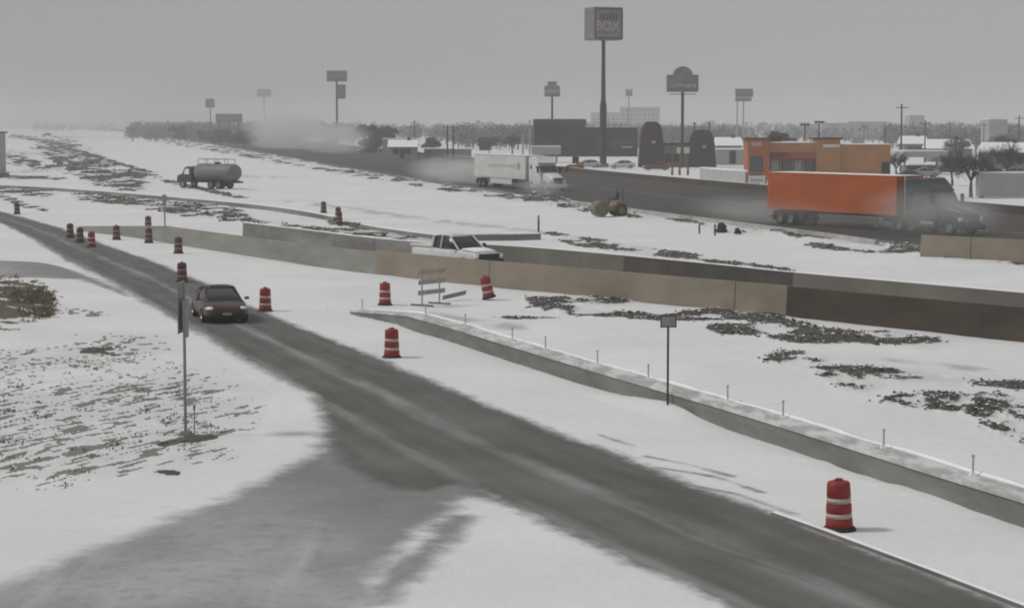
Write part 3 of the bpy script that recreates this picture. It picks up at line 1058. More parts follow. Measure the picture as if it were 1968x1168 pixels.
# sign pole by the left barrier and little posts
p = G(317, 446)
t = thing('signal_post', 'slim grey post standing near the left end of the long grey barrier', 'post', p)
hz = ZAT(374, p.y)
MB().tube((0, 0, 0), (0, 0, hz), .06, n=10).build('shaft', WOODG, t)
MB().box((0, 0, hz - .35), (.30, .12, .7)).build('head', ALU, t, bevel=.01)
p = G(1035, 449)
t = thing('delineator_post', 'thin dark delineator post standing on the snow right of the pickup', 'post', p)
hz = ZAT(414, p.y)
MB().box((0, 0, hz / 2), (.14, .05, hz)).build('shaft', DARKST, t)
MB().box((0, 0, hz - .2), (.145, .056, .2)).build('reflector', ALU, t)
STK = pm("weathered_stake", (0.10, 0.095, 0.09), .8)
for k, (px, y0, y1, lab) in enumerate(((1344, 449, 432, 'left one of the two survey stakes left of the black bundle'), (1374, 453, 431, 'right one of the two survey stakes, beside the black bundle'))):
    p = G(px, y0)
    t = thing('survey_stake', lab, 'stake', p, 0, 'survey stakes by the highway')
    MB().box((0, 0, (ZAT(y1, p.y)) / 2), (.13, .05, ZAT(y1, p.y))).build('stake', STK, t)
for px, py, s_, lab in ((1387, 446, .95, 'large black lumpy bundle on the snow beside the survey stakes'), (1417, 449, .55, 'small black lump on the snow right of the large bundle')):
    mb = MB()
    nrm = []
    for i in range(9):
        zz = math.sin(i / 8 * math.pi / 2)
        rr_ = math.cos(i / 8 * math.pi / 2)
        nrm.append((rr_ * .5 * s_ * (1 + .15 * math.sin(i * 2.3)), zz * .75 * s_))
    mb.lathe(nrm, 12)
    mb.v = [(x * (1 + .2 * math.sin(5 * z + x * 9)), y, z) for x, y, z in mb.v]
    o = mb.build('tarpaulin_bundle', RUB, smooth=True)
    o.location = G(px, py)
    tag(o, lab, 'bundle')

# left-edge column
p = G(5, 341)
t = thing('concrete_column', 'tall pale grey column at the far left edge of the picture', 'column', p, R(8))
hz = ZAT(256, p.y)
MB().box((0, 0, hz / 2), (.95, .95, hz)).build('shaft', CONCL, t, bevel=.05)
MB().box((0, 0, hz + .12), (1.6, 1.1, .24)).build('cap', CONCD, t)
MB().box((0, 0, .3), (1.8, 1.6, .8)).build('footing', CONCD, t)

# ================================================================== BARRICADE
p = G(828, 586)
t = thing('barricade', 'weathered three rail road barricade leaning in front of the grey barrier', 'barricade', p, R(55))
BW = pm("faded_rail_white", (0.42, 0.415, 0.40), .6, .15, 4)
BO = pm("faded_rail_stripe", (0.25, 0.22, 0.20), .6, .2, 4)
for x in (-.62, .62):
    MB().box((x, 0, .82), (.045, .045, 1.64)).build('upright', WOODG, t)
    MB().box((x, 0, .035), (.06, 1.2, .06)).build('foot', DARKST, t)
for k, z in enumerate((.58, 1.02, 1.46)):
    r_ = MB().box((0, -.035, z), (1.9 - .1 * k, .022, .20)).build('rail', BW, t)
    sm = MB()
    for i in range(-4, 5):
        x = i * .22
        sm.add([(x - .06, -.050, z - .095), (x + .05, -.050, z - .095), (x + .11, -.050, z + .095), (x, -.050, z + .095)], [(0, 1, 2, 3)])
    sm.build('stripe', BO, r_)
# a broken rail lying against it
mb = MB().box((.0, 0, .12), (1.5, .03, .2), ry=R(-6))
o = mb.build('loose_board', BO)
o.location = G(872, 576) + Vector((0, 0, .10))
o.rotation_euler = (R(20), 0, R(50))
tag(o, 'loose faded board leaning on the snow at the right foot of the barricade', 'board')

# ================================================================== VEHICLES
GLASS = pm("dark_window_glass", (0.018, 0.02, 0.023), .25, .1, 2)
LAMP = pm("headlamp_lens", (0.75, 0.75, 0.72), .12, .05, 3)
TAIL = pm("tail_lamp_red", (0.35, 0.02, 0.02), .2, .05, 3)
CHR = pm("chrome_trim", (0.55, 0.55, 0.56), .2, .05, 3, metal=.9)
BLK = pm("black_plastic", (0.02, 0.02, 0.021), .55, .2, 4)
TYRE = pm("dirty_tyre", (0.03, 0.029, 0.028), .85, .3, 4)
RIM = pm("wheel_alloy", (0.28, 0.28, 0.29), .4, .15, 6, metal=.6)

def paint(name, col, rough=.35, dirt=(0.16, 0.15, 0.14), amt=.35):
    return pm(name, col, rough, .08, 1.2, dirt=dirt, dirt_amt=amt)

def wheel(parent, x, y, r, wd, rim=RIM, name='wheel'):
    s = 1 if y > 0 else -1
    mb = MB()
    mb.lathe([(r * .62, -wd / 2), (r * .9, -wd / 2), (r, -wd * .36), (r, wd * .36), (r * .9, wd / 2), (r * .62, wd / 2)], 22, (0, 0, 0), 'Y')
    o = mb.build(name, TYRE, parent, smooth=False)
    o.location = (x, y, r)
    MB().lathe([(0, s * wd * .34), (r * .2, s * wd * .40), (r * .25, s * wd * .30), (r * .5, s * wd * .28), (r * .6, s * wd * .46), (r * .63, s * wd * .46), (r * .63, -s * wd * .3), (0, -s * wd * .3)], 22, (0, 0, 0), 'Y').build('rim', rim, o)
    return o

def car_section(x, wd, zb, zt, crown=.03):
    h = zt - zb
    half = [(wd * .86, zb), (wd * .97, zb + .10 * h), (wd, zb + .35 * h), (wd * .985, zb + .72 * h), (wd * .93, zt - .03 * h), (wd * .72, zt + crown * .6), (wd * .36, zt + crown)]
    return [(x, y, z) for y, z in half] + [(x, -y, z) for y, z in reversed(half)]

def make_sedan(name, label, col, loc, rz, group=None, scale=1.0):
    t = thing(name, label, 'car', loc, rz, group)
    t.scale = (scale,) * 3
    pt = paint("car_paint_" + name + str(len(MATS)), col)
    st = [(-2.28, .70, .50, .82), (-2.24, .80, .36, .92), (-2.05, .86, .26, .985), (-1.55, .90, .22, 1.0), (-.8, .915, .20, .97), (0, .915, .20, .95), (.8, .91, .20, .94), (1.3, .90, .21, .91), (1.75, .87, .22, .84),
          (2.1, .81, .25, .75), (2.24, .74, .30, .67), (2.29, .64, .38, .58)]
    MB().loft([car_section(*s_) for s_ in st]).build('body', pt, t, smooth=True, sub=1)
    # greenhouse: glass shell, painted roof skin, pillars
    gh = [(-1.98, .60, .93, 1.0, .56), (-1.75, .70, .93, 1.08, .56), (-1.15, .79, .92, 1.33, .55), (-.6, .81, .92, 1.43, .55), (-.1, .81, .92, 1.45, .55), (.22, .81, .91, 1.41, .55), (.9, .79, .90, 1.13, .62), (1.48, .70, .87, .91, .64)]
    secs = []
    for x, wb, zb, zr, wr in gh:
        half = [(wb, zb), (wb * .6 + wr * .4, zb * .5 + zr * .5), (wr, zr - .05 * (zr - zb)), (wr * .5, zr + .01)]
        secs.append([(x, y, z) for y, z in half] + [(x, -y, z) for y, z in reversed(half)])
    MB().loft(secs).build('window_glass', GLASS, t, smooth=True)
    mb = MB()
    rs = []
    for x, zr, wr in ((-1.22, 1.32, .56), (-.9, 1.40, .575), (-.4, 1.462, .58), (0, 1.462, .58), (.28, 1.41, .57)):
        rs.append([(x, wr, zr - .045), (x, wr * .6, zr + .012), (x, 0, zr + .02), (x, -wr * .6, zr + .012), (x, -wr, zr - .045), (x, 0, zr - .05)])
    mb.loft(rs).build('roof', pt, t, smooth=True)
    for s_ in (-1, 1):
        for a_, b_, r_ in (((.27, .575, 1.39), (1.44, .72, .89), .035), ((-.38, .59, 1.41), (-.38, .82, .93), .04), ((-1.2, .58, 1.31), (-1.9, .66, .96), .05), ((.27, .58, 1.39), (-1.2, .585, 1.32), .03)):
            MB().tube((a_[0], s_ * a_[1], a_[2]), (b_[0], s_ * b_[1], b_[2]), r_, n=6).build('pillar', pt, t)
    for s_ in (-1, 1):
        mb = MB()
        mb.lathe([(math.sin(math.pi * k / 8), -math.cos(math.pi * k / 8)) for k in range(9)], 14)
        mb.v = [(2.13 + .17 * x - .10 * abs(y), s_ * .62 + .21 * y, .645 + .085 * z) for x, y, z in mb.v]
        mb.build('headlight', LAMP, t, smooth=True)
        MB().box((-2.20, s_ * .62, .82), (.10, .28, .12)).build('tail_light', TAIL, t, bevel=.02)
        MB().box((.98, s_ * .97, .98), (.12, .18, .12)).build('mirror', pt, t, bevel=.03)
    MB().box((2.235, 0, .56), (.09, .80, .13)).build('grille', BLK, t, bevel=.02)
    MB().box((2.15, 0, .33), (.24, 1.36, .16)).build('bumper_intake', BLK, t, bevel=.04)
    MB().box((2.27, 0, .44), (.03, .34, .11)).build('number_plate', WH, t)
    for x in (-1.38, 1.40):
        for y in (-.80, .80):
            wheel(t, x, y, .32, .22)
    MB().box((0, 0, .24), (4.0, 1.5, .12)).build('underbody', BLK, t)
    return t

def hd(hx, hy):
    return math.atan2(hy, hx)

make_sedan('sedan', 'dark red sedan driving towards us on the slushy road, behind the left sign post', (0.042, 0.008, 0.009), (-11.75, 83.2, .01), hd(.27, -.963)).scale = (1.0, 1.0, .92)

# --- pickup
def make_pickup(label, loc, rz):
    t = thing('pickup_truck', label, 'pickup truck', loc, rz)
    pt = paint("pickup_white", (0.60, 0.60, 0.60), .4)
    lo = [(-2.9, .93, .62, 1.18), (-2.85, .97, .52, 1.22), (-1.0, .98, .45, 1.22), (-.6, .98, .45, 1.16), (1.0, .98, .45, 1.16), (1.4, .97, .48, 1.14), (2.5, .93, .52, 1.06), (2.82, .86, .55, .98), (2.9, .78, .6, .9)]
    MB().loft([car_section(*s_) for s_ in lo]).build('body', pt, t, smooth=True, sub=1)
    mb = MB()
    secs = []
    for x, wb, zb, zr, wr in ((-.98, .88, 1.1, 1.62, .72), (-.90, .89, 1.1, 1.84, .72), (.2, .89, 1.1, 1.87, .72), (.45, .88, 1.1, 1.80, .72), (1.35, .84, 1.08, 1.16, .78)):
        half = [(wb, zb), (wb * .55 + wr * .45, (zb + zr) / 2), (wr, zr - .04 * (zr - zb)), (wr * .5, zr)]
        secs.append([(x, y, z) for y, z in half] + [(x, -y, z) for y, z in reversed(half)])
    mb.loft(secs).build('window_glass', GLASS, t, smooth=True)
    rs = [[(x, .75, z - .05), (x, .4, z + .02), (x, -.4, z + .02), (x, -.75, z - .05), (x, 0, z - .07)] for x, z in ((-1.0, 1.82), (-.6, 1.885), (.1, 1.89), (.5, 1.82))]
    MB().loft(rs).build('roof', pt, t, smooth=True)
    for s_ in (-1, 1):
        for a_, b_, r_ in (((.48, .74, 1.80), (1.36, .87, 1.14), .045), ((-.2, .745, 1.85), (-.2, .90, 1.16), .045), ((-.96, .745, 1.80), (-.98, .90, 1.16), .07)):
            MB().tube((a_[0], s_ * a_[1], a_[2]), (b_[0], s_ * b_[1], b_[2]), r_, n=6).build('pillar', pt, t)
    mb = MB()
    for s_ in (-1, 1): mb.box((-1.95, s_ * .93, 1.26), (1.9, .09, .14))
    mb.box((-2.87, 0, 1.2), (.07, 1.8, .26))
    mb.build('bed_rail', pt, t, bevel=.02)
    MB().box((-1.93, 0, 1.23), (1.8, 1.7, .10)).build('bed_snow', SNOW, t, bevel=.03)
    secs = []
    for x, wd, z in ((1.35, .74, 1.16), (1.6, .80, 1.185), (2.1, .80, 1.15), (2.5, .76, 1.10), (2.72, .66, 1.05)):
        secs.append([(x, wd, z - .03), (x, wd * .8, z + .035), (x, 0, z + .055), (x, -wd * .8, z + .035), (x, -wd, z - .03), (x, 0, z - .06)])
    MB().loft(secs).build('bonnet_snow', SNOW, t, smooth=True)
    MB().box((2.90, 0, .84), (.10, 1.35, .26)).build('grille', BLK, t, bevel=.03)
    MB().box((2.93, 0, .58), (.16, 1.84, .22)).build('bumper', BLK, t, bevel=.04)
    for s_ in (-1, 1):
        MB().box((2.84, s_ * .80, .86), (.16, .22, .2)).build('headlight', LAMP, t, bevel=.02)
        MB().box((1.05, s_ * 1.08, 1.32), (.12, .2, .2)).build('mirror', BLK, t, bevel=.03)
    for x in (-1.75, 1.85):
        for y in (-.84, .84): wheel(t, x, y, .39, .26)
    MB().box((0, 0, .45), (5.2, 1.6, .2)).build('frame', BLK, t)
    return t
make_pickup('white pickup truck with dark windows driving right between the two ramp walls', (-3.0, 112.0, .0), hd(.62, -.785))

# --- semi trailer trucks
def make_semi(label, loc, rz, cabcol, boxcol, L, skirt, cont, cabname):
    t = thing('semi_truck', label, 'truck', loc, rz)
    cp_ = paint("cab_paint_" + cabname, cabcol, .35)
    bx = pm("trailer_skin_" + cabname, boxcol, .5, .10, .6, dirt=tuple(c * .6 + .008 for c in boxcol), dirt_amt=.45, stretch=(.5, 1, 1.6))
    # trailer: front face at x = 0
    tr = MB().box((-L / 2, 0, 2.62), (L, 2.55, 2.80)).build('trailer_box', bx, t, bevel=.03)
    pit, dpt = (.28, .035) if cont else (.62, .012)
    for s_ in (-1, 1):
        mb = MB()
        secs, x = [], -.06
        while x > -L + pit:
            for dx, yy in ((0, 0), (.22, 0), (.5, dpt), (.72, dpt)):
                secs.append([(x - dx * pit, s_ * (1.277 + yy), 1.36), (x - dx * pit, s_ * (1.277 + yy), 3.93)])
            x -= pit
        for a_, b_ in zip(secs, secs[1:]):
            mb.quad(a_[0], b_[0], b_[1], a_[1])
        mb.build('corrugated_side', bx, tr, fix=False)
    mb = MB()
    for s_ in (-1, 1):
        for z_, h_ in ((1.27, .16), (3.99, .10)):
            MB().box((-L / 2, s_ * 1.29, z_), (L, .05, h_)).build('rail', bx if cont else CHR, tr)
    MB().box((-L / 2, 0, 4.035), (L - .1, 2.4, .04)).build('roof_snow', SNOW, tr)
    if not cont:
        MB().box((-L * .45, -1.309, 2.75), (L * .52, .012, .32)).build('lettering_band', pm("pale_grey_decal", (0.42, 0.42, 0.43), .5), tr)
        MB().box((-L * .13, -1.310, 2.75), (.85, .014, .75)).build('emblem_panel', pm("grey_decal", (0.30, 0.30, 0.32), .5), tr)
    MB().box((-L / 2, 0, 1.08), (L - 1, 1.1, .24)).build('chassis', BLK, t)
    if skirt:
        for s_ in (-1, 1): MB().box((-L * .47, s_ * 1.24, .86), (L * .42, .03, .66)).build('side_skirt', bx, t)
    for s_ in (-1, 1):
        MB().tube((-2.6, s_ * .8, 1.1), (-2.6, s_ * .8, .30), .07, n=8).box((-2.6, s_ * .8, .28), (.3, .25, .06)).build('landing_leg', STEEL, t)
    MB().box((-L + .05, 0, .6), (.1, 2.3, .12)).box((-L + .05, .7, .85), (.08, .08, .5)).box((-L + .05, -.7, .85), (.08, .08, .5)).build('underride_guard', STEEL, t)
    for x in (-L + 1.5, -L + 2.8):
        for s_ in (-1, 1): wheel(t, x, s_ * 1.0, .51, .52, name='trailer_wheel')
    for s_ in (-1, 1): MB().box((-L + .75, s_ * .98, .70), (.02, .6, .7)).build('mud_flap', RUB, t)
    # tractor
    g = .75
    prof = [(g, .95), (g, 3.85), (g + 1.3, 3.98), (g + 1.75, 3.88), (g + 2.45, 3.30), (g + 2.62, 2.95), (g + 3.30, 2.05), (g + 3.36, 1.0), (g + 3.1, .62), (g + 1.9, .62), (g + 1.7, .95)]
    cab = MB().prism(prof, -1.2, 1.2).build('cab', cp_, t, bevel=.10)
    # bonnet
    secs = []
    for x, wd, zb, zt in ((g + 3.2, 1.08, .95, 2.05), (g + 3.9, 1.02, .92, 1.98), (g + 4.8, .92, .85, 1.84), (g + 5.35, .82, .8, 1.68), (g + 5.65, .72, .78, 1.45), (g + 5.72, .66, .8, 1.2)):
        secs.append(car_section(x, wd, zb, zt, .06))
    MB().loft(secs).build('bonnet', cp_, t, smooth=True, sub=1)
    for s_ in (-1, 1):
        pr = []
        for i in range(11):
            a_ = math.pi * (1.06 - 1.12 * i / 10)
            pr.append((g + 4.55 + .72 * math.cos(a_), .58 + .70 * math.sin(a_)))
        inn = [(g + 4.55 + (x - g - 4.55) * .84, .58 + (z - .58) * .84) for x, z in reversed(pr)]
        y0, y1 = sorted((s_ * .80, s_ * 1.22))
        mb = MB()
        n_ = len(pr)
        for i in range(n_ - 1):
            q = [pr[i], pr[i + 1], inn[n_ - 2 - i], inn[n_ - 1 - i]]
            mb.prism(q, y0, y1)
        mb.build('fender', cp_, t)
        MB().box((g + 5.48, s_ * .93, 1.12), (.22, .34, .26)).build('headlight', LAMP, t, bevel=.05)
        MB().slab([(g + 2.50, s_ * 1.206, 2.15), (g + 3.10, s_ * 1.206, 2.12), (g + 2.66, s_ * 1.206, 2.86), (g + 1.98, s_ * 1.206, 2.9)], .006 * s_).build('side_window', GLASS, t)
        MB().slab([(g + .5, s_ * 1.206, 2.5), (g + 1.0, s_ * 1.206, 2.5), (g + 1.0, s_ * 1.206, 3.0), (g + .5, s_ * 1.206, 3.0)], .006 * s_).build('sleeper_window', GLASS, t)
        MB().tube((g + 1.75, s_ * .95, .72), (g + 3.1, s_ * .95, .72), .30, n=16).build('fuel_tank', CHR, t, smooth=False)
        MB().box((g + 3.15, s_ * 1.42, 2.45), (.12, .24, .75)).tube((g + 3.05, s_ * 1.2, 2.7), (g + 3.12, s_ * 1.4, 2.7), .02, n=6).build('mirror', BLK, t, bevel=.03)
        MB().tube((g - .12, s_ * 1.02, 1.2), (g - .12, s_ * 1.02, 4.0), .075, n=12).build('exhaust_stack', CHR, t)
        MB().box((g + 1.0, s_ * 1.19, .70), (1.6, .04, .50)).build('side_fairing', cp_, t)
    d = Vector((.68, 0, -.90)).normalized()
    nn = Vector((.90, 0, .68)).normalized() * .012
    a_, b_ = Vector((g + 2.68, 0, 2.87)), Vector((g + 3.25, 0, 2.12))
    MB().slab([a_ + nn + Vector((0, -1.08, 0)), b_ + nn + Vector((0, -1.12, 0)), b_ + nn + Vector((0, 1.12, 0)), a_ + nn + Vector((0, 1.08, 0))], .012).build('windscreen', GLASS, t)
    MB().box((g + 2.58, 0, 3.08), (.34, 2.2, .05), ry=R(-12)).build('sun_visor', BLK, t)
    MB().box((g + 5.70, 0, 1.18), (.06, 1.12, .70)).build('grille', pm("dark_grille_mesh", (0.06, 0.06, 0.065), .5, .4, 20), t, bevel=.03)
    MB().box((g + 5.70, 0, .58), (.26, 2.3, .38)).build('bumper', cp_ if cont is False else BLK, t, bevel=.06)
    MB().box((2.0, 0, .85), (8.6, .9, .25)).build('frame_rail', BLK, t)
    for x in (g - .55, g + .78):
        for s_ in (-1, 1): wheel(t, x, s_ * .98, .51, .54, name='drive_wheel')
    for s_ in (-1, 1): wheel(t, g + 4.55, s_ * 1.0, .51, .32, name='steer_wheel')
    mb = MB()
    for i in range(-2, 3): mb.box((g + 1.85, i * .42, 3.93), (.09, .12, .07))
    mb.build('marker_lamp', pm("amber_lamp", (0.5, 0.2, 0.03), .3), t)
    return t

def place_side(pxf, D, heading, half=1.27):
    "trailer front centre such that its near side front corner sits at column pxf"
    hx, hy = heading
    near = P(pxf, D)
    right = Vector((hy, -hx, 0))
    return (near.x - right.x * half, near.y - right.y * half, .01)
h1 = Vector((.526, -.85)).normalized()
make_semi('orange container semi trailer pulled by a dark green cab on the highway', place_side(1722, 150.5, h1), hd(*h1), (0.014, 0.030, 0.024), (0.375, 0.084, 0.012), 14.8, False, True, 'green')
h2 = Vector((.40, -.916)).normalized()
make_semi('white box trailer semi with a white cab driving on the highway', place_side(1010, 247, h2), hd(*h2), (0.62, 0.62, 0.62), (0.56, 0.56, 0.54), 15.8, True, False, 'white')

# --- tank truck
def tank_truck(label, loc, rz):
    t = thing('tank_truck', label, 'truck', loc, rz)
    gp_ = pm("dull_tank_grey", (0.165, 0.162, 0.150), .55, .15, .8, dirt=(0.085, 0.08, 0.07), dirt_amt=.7)
    MB().prism([(1.9, .8), (1.9, 2.55), (2.6, 2.65), (3.1, 2.5), (3.55, 1.75), (4.3, 1.55), (4.45, 1.2), (4.45, .7)], -1.1, 1.1).build('cab', pm("dark_cab_paint", (0.03, 0.03, 0.032), .4, .2, 2), t, bevel=.08)
    for s_ in (-1, 1):
        MB().slab([(2.3, s_ * 1.106, 1.7), (3.2, s_ * 1.106, 1.7), (2.95, s_ * 1.106, 2.35), (2.3, s_ * 1.106, 2.35)], .008 * s_).build('side_window', LAMP, t)
        wheel(t, 3.5, s_ * .95, .5, .32)
        for x in (-2.6, -1.3): wheel(t, x, s_ * .9, .5, .5)
    mb = MB()
    secs = []
    for x, k in ((-4.5, .80), (-4.4, .93), (-4.2, 1), (1.3, 1), (1.5, .93), (1.6, .8)):
        secs.append([(x, 1.22 * k * math.cos(a_), 1.95 + 1.05 * k * math.sin(a_)) for a_ in [2 * math.pi * i / 28 for i in range(28)]])
    mb.loft(secs).build('tank', gp_, t, smooth=True)
    MB().box((-.5, 0, .85), (8.6, .9, .3)).build('frame', BLK, t)
    mb = MB()
    for s_ in (-1, 1):
        mb.tube((-3.8, s_ * .6, 3.55), (1.2, s_ * .6, 3.55), .035, n=6)
        for x in (-3.8, -2.1, -.4, 1.2): mb.tube((x, s_ * .6, 2.8), (x, s_ * .6, 3.55), .035, n=6)
    mb.tube((1.2, -.6, 3.55), (1.2, .6, 3.55), .035, n=6)
    mb.build('walkway_rail', DARKST, t)
    MB().lathe([(0, 3.2), (.35, 3.2), (.38, 3.0), (.38, 2.9)], 16, (-1.5, 0, 0)).build('hatch', DARKST, t)
    MB().box((-4.55, 0, .8), (.15, 2.3, .2)).build('bumper', BLK, t)
    return t
pt_ = G(402, 362)
tank_truck('grey tank truck with a dark cab parked on the snowy site at left', (pt_.x, pt_.y, 0), hd(-.80, .60))

# --- roller
def roller(label, loc, rz):
    t = thing('road_roller', label, 'road roller', loc, rz)
    ye = pm("work_yellow", (0.20, 0.16, 0.07), .5, .15, 2, dirt=(0.16, 0.13, 0.08), dirt_amt=.6)
    MB().prism([(-1.25, .45), (-1.3, 1.15), (-.9, 1.3), (-.35, 1.25), (-.2, .95), (.3, .9), (.3, .45)], -.62, .62).build('body', ye, t, bevel=.05)
    MB().lathe([(0, -.62), (.62, -.62), (.65, -.58), (.65, .58), (.62, .62), (0, .62)], 28, (.95, 0, .65), 'Y').build('drum', pm("worn_drum_steel", (0.16, 0.15, 0.135), .5, .3, 3, metal=.4), t)
    mb = MB()
    for s_ in (-1, 1): mb.box((.6, s_ * .70, .75), (1.3, .09, .28))
    mb.box((1.68, 0, .75), (.12, 1.5, .28))
    mb.build('drum_yoke', ye, t, bevel=.02)
    for s_ in (-1, 1): wheel(t, -.75, s_ * .72, .52, .36, ye, 'tyre')
    MB().box((-.45, 0, 1.48), (.5, .5, .14)).box((-.68, 0, 1.75), (.14, .5, .5)).build('seat', BLK, t, bevel=.04)
    MB().tube((.15, 0, .9), (-.02, 0, 1.6), .04, n=8).lathe([(.17, 1.6), (.2, 1.62), (.17, 1.64)], 16, (-.02, 0, 0)).build('steering_column', BLK, t)
    mb = MB()
    for s_ in (-1, 1): mb.tube((-.95, s_ * .55, 1.2), (-.95, s_ * .55, 2.35), .045, n=8)
    mb.tube((-.95, -.55, 2.35), (-.95, .55, 2.35), .045, n=8)
    mb.build('roll_bar', DARKST, t)
    return t
p = G(1172, 415)
roller('small yellow road roller parked on the snow beside the highway', (p.x, p.y, -.02), hd(-.93, -.36))

# ================================================================== BUILDINGS AND SIGNS BEYOND THE HIGHWAY
DARKB = pm("charcoal_cladding", (0.012, 0.012, 0.013), .7, .15, .4)
DARKR = pm("charcoal_roof_panel", (0.032, 0.032, 0.034), .7, .15, .5)
GREYB = pm("pale_grey_wall", (0.34, 0.335, 0.32), .8, .12, .4)
BEIGE = pm("beige_stucco", (0.41, 0.195, 0.078), .85, .1, .5, dirt=(0.26, 0.17, 0.09), dirt_amt=.5)
TERRA = pm("orange_stucco", (0.37, 0.130, 0.050), .85, .12, .5)
MAROON = pm("maroon_awning_cloth", (0.16, 0.045, 0.04), .8, .15, 2)
BRICK = pm("dark_red_brown_tile", (0.055, 0.038, 0.038), .8, .25, 2)
OLIVE = pm("olive_tan_wall", (0.15, 0.135, 0.105), .85, .15, .6)
WINB = pm("blue_grey_window", (0.06, 0.075, 0.10), .15, .2, 1)
WPANEL = pm("white_panel", (0.62, 0.60, 0.56), .6, .08, 2)

# dark two-part building
Y = 500
def bl(px, Yd): return P(px, Yd)
a, b = P(1027, Y), P(1125, Y)
t = thing('dark_building', 'large charcoal building with a taller left block behind the tall square sign', 'building', (0, 0, 0))
z1 = ZAT(229, Y)
z2 = ZAT(245, Y)
c = (a + b) / 2
MB().box((c.x, Y + 9, z1 / 2 - .6), (b.x - a.x, 18, z1 - 1.2)).build('wall', DARKB, t)
MB().box((c.x, Y + 9, z1 - .8), (b.x - a.x + .3, 18.3, 1.5)).build('parapet', DARKR, t)
MB().box((c.x, Y + 9, z1 + .01), (b.x - a.x, 17.5, .08)).build('roof_snow', SNOW, t)
d = P(1226, Y)
MB().box(((b.x + d.x) / 2, Y + 8, z2 / 2), (d.x - b.x - .02, 14, z2)).build('side_wing', DARKB, t)
MB().box(((b.x + d.x) / 2, Y + 8, z2 + .08), (d.x - b.x - .1, 13.8, .1)).build('wing_roof_snow', SNOW, t)
for px in (1050, 1090, 1150, 1185, 1205):
    q = P(px, Y)
    yy = Y - .05 if px < 1125 else Y + .95
    f = MB().box((q.x, yy, 3.2), (1.9, .1, 1.5)).build('window', DARKR, t)
    MB().box((q.x, yy - .06, 3.2), (1.6, .03, 1.2)).build('pane', GLASS, f)
MB().box((P(1205, Y).x, Y + .9, 2.2), (2.5, .15, .2)).build('light_bar', WPANEL, t)
q = P(1010, Y - 30)
for px, py, lab in ((1005, 258, 'left one of two pale posts beside the charcoal building'), (1018, 232, 'right taller one of two pale posts beside the charcoal building')):
    q = P(px, Y - 15)
    t = thing('pale_post', lab, 'post', q, 0, 'pale posts beside the charcoal building')
    hz = ZAT(py, Y - 15)
    MB().box((0, 0, hz / 2), (.42, .42, hz)).build('shaft', GREYB, t)
    MB().box((0, 0, hz + .05), (.6, .6, .1)).build('cap', STEEL, t)

# twin-tower restaurant
Y = 378
t = thing('tiled_restaurant', 'low olive restaurant between two dark tapered tiled towers', 'restaurant', (0, 0, 0))
for px0, px1, py in ((1229, 1277, 234), (1324, 1376, 250)):
    a, b = P(px0, Y), P(px1, Y)
    hz = ZAT(py, Y)
    wd = b.x - a.x
    xm = (a.x + b.x) / 2
    prof = [(xm - wd * .52, 0), (xm - wd * .46, hz * .55), (xm - wd * .40, hz * .82), (xm - wd * .31, hz * .94), (xm - wd * .18, hz), (xm + wd * .18, hz), (xm + wd * .31, hz * .94), (xm + wd * .40, hz * .82), (xm + wd * .46, hz * .55), (xm + wd * .52, 0)]
    o = MB().prism(prof, Y, Y + 4.5).build('tower', BRICK, t, bevel=.1)
    if px0 > 1300:
        for dx in (-.28, .28):
            MB().tube((xm + dx * wd, Y + 2, hz * .9), (xm + dx * wd, Y + 2, hz + 1.3), .1, n=8).box((xm + dx * wd, Y + 2, hz + 1.2), (.5, .3, .25)).build('roof_mast', DARKST, o)
    MB().box((xm + .3, Y - .03, hz * .55), (.7, .04, .5)).build('wall_lamp', GREYB, o)
a, b = P(1272, Y), P(1330, Y)
MB().box(((a.x + b.x) / 2, Y + 2.6, 2.0), (b.x - a.x, 4.6, 4.0)).build('wall', OLIVE, t)
MB().box(((a.x + b.x) / 2, Y + 2.6, 4.15), (b.x - a.x + .2, 4.9, .4)).build('roof_band', DARKR, t)
MB().box((P(1313, Y).x, Y + .2, 3.0), (2.3, .14, 1.1)).build('sign_board', WPANEL, t)
for px in (1285, 1300):
    f = MB().box((P(px, Y).x, Y + .25, 1.6), (1.1, .1, 1.4)).build('window', DARKR, t)
    MB().box((P(px, Y).x, Y + .19, 1.6), (.9, .03, 1.2)).build('pane', GLASS, f)

# pale flat building behind the orange trailer
Y = 400
a, b = P(1376, Y), P(1440, Y)
t = thing('flat_building', 'low pale flat roofed building between the dark tower and the orange restaurant', 'building', (0, 0, 0))
hz = ZAT(288, Y)
MB().box(((a.x + b.x) / 2, Y + 5, hz / 2), (b.x - a.x, 10, hz)).build('wall', GREYB, t)
MB().box(((a.x + b.x) / 2, Y + 5, hz + .1), (b.x - a.x + .4, 10.4, .22)).build('roof_snow', SNOW, t)
MB().box(((a.x + b.x) / 2, Y - .04, 1.4), (1.2, .08, 2.4)).build('door', DARKR, t)

# orange fast-food restaurant
Y = 290
t = thing('stucco_restaurant', 'orange and beige stucco restaurant with a maroon awning behind the orange trailer', 'restaurant', (0, 0, 0))
def fx(px): return P(px, Y, 4).x
def blk(name, px0, px1, pyt, y0, dep, mat, z0=0.0, parent=t):
    hz = ZAT(pyt, Y)
    x0, x1 = fx(px0), fx(px1)
    return MB().box(((x0 + x1) / 2, y0 + dep / 2, (z0 + hz) / 2), (x1 - x0, dep, hz - z0)).build(name, mat, parent), x0, x1, hz
o, x0, x1, hz = blk('corner_tower', 1436, 1478, 268, Y - .8, 5, TERRA)
MB().box(((x0 + x1) / 2, Y + 1.7, hz + .12), (x1 - x0 + .7, 5.6, .24)).build('cornice', MAROON, o)
MB().box((x0 + 1.2, Y - .84, 5.0), (1.5, .08, .62)).build('sign_panel', pm("pink_sign_panel", (0.5, 0.3, 0.3), .5), o)
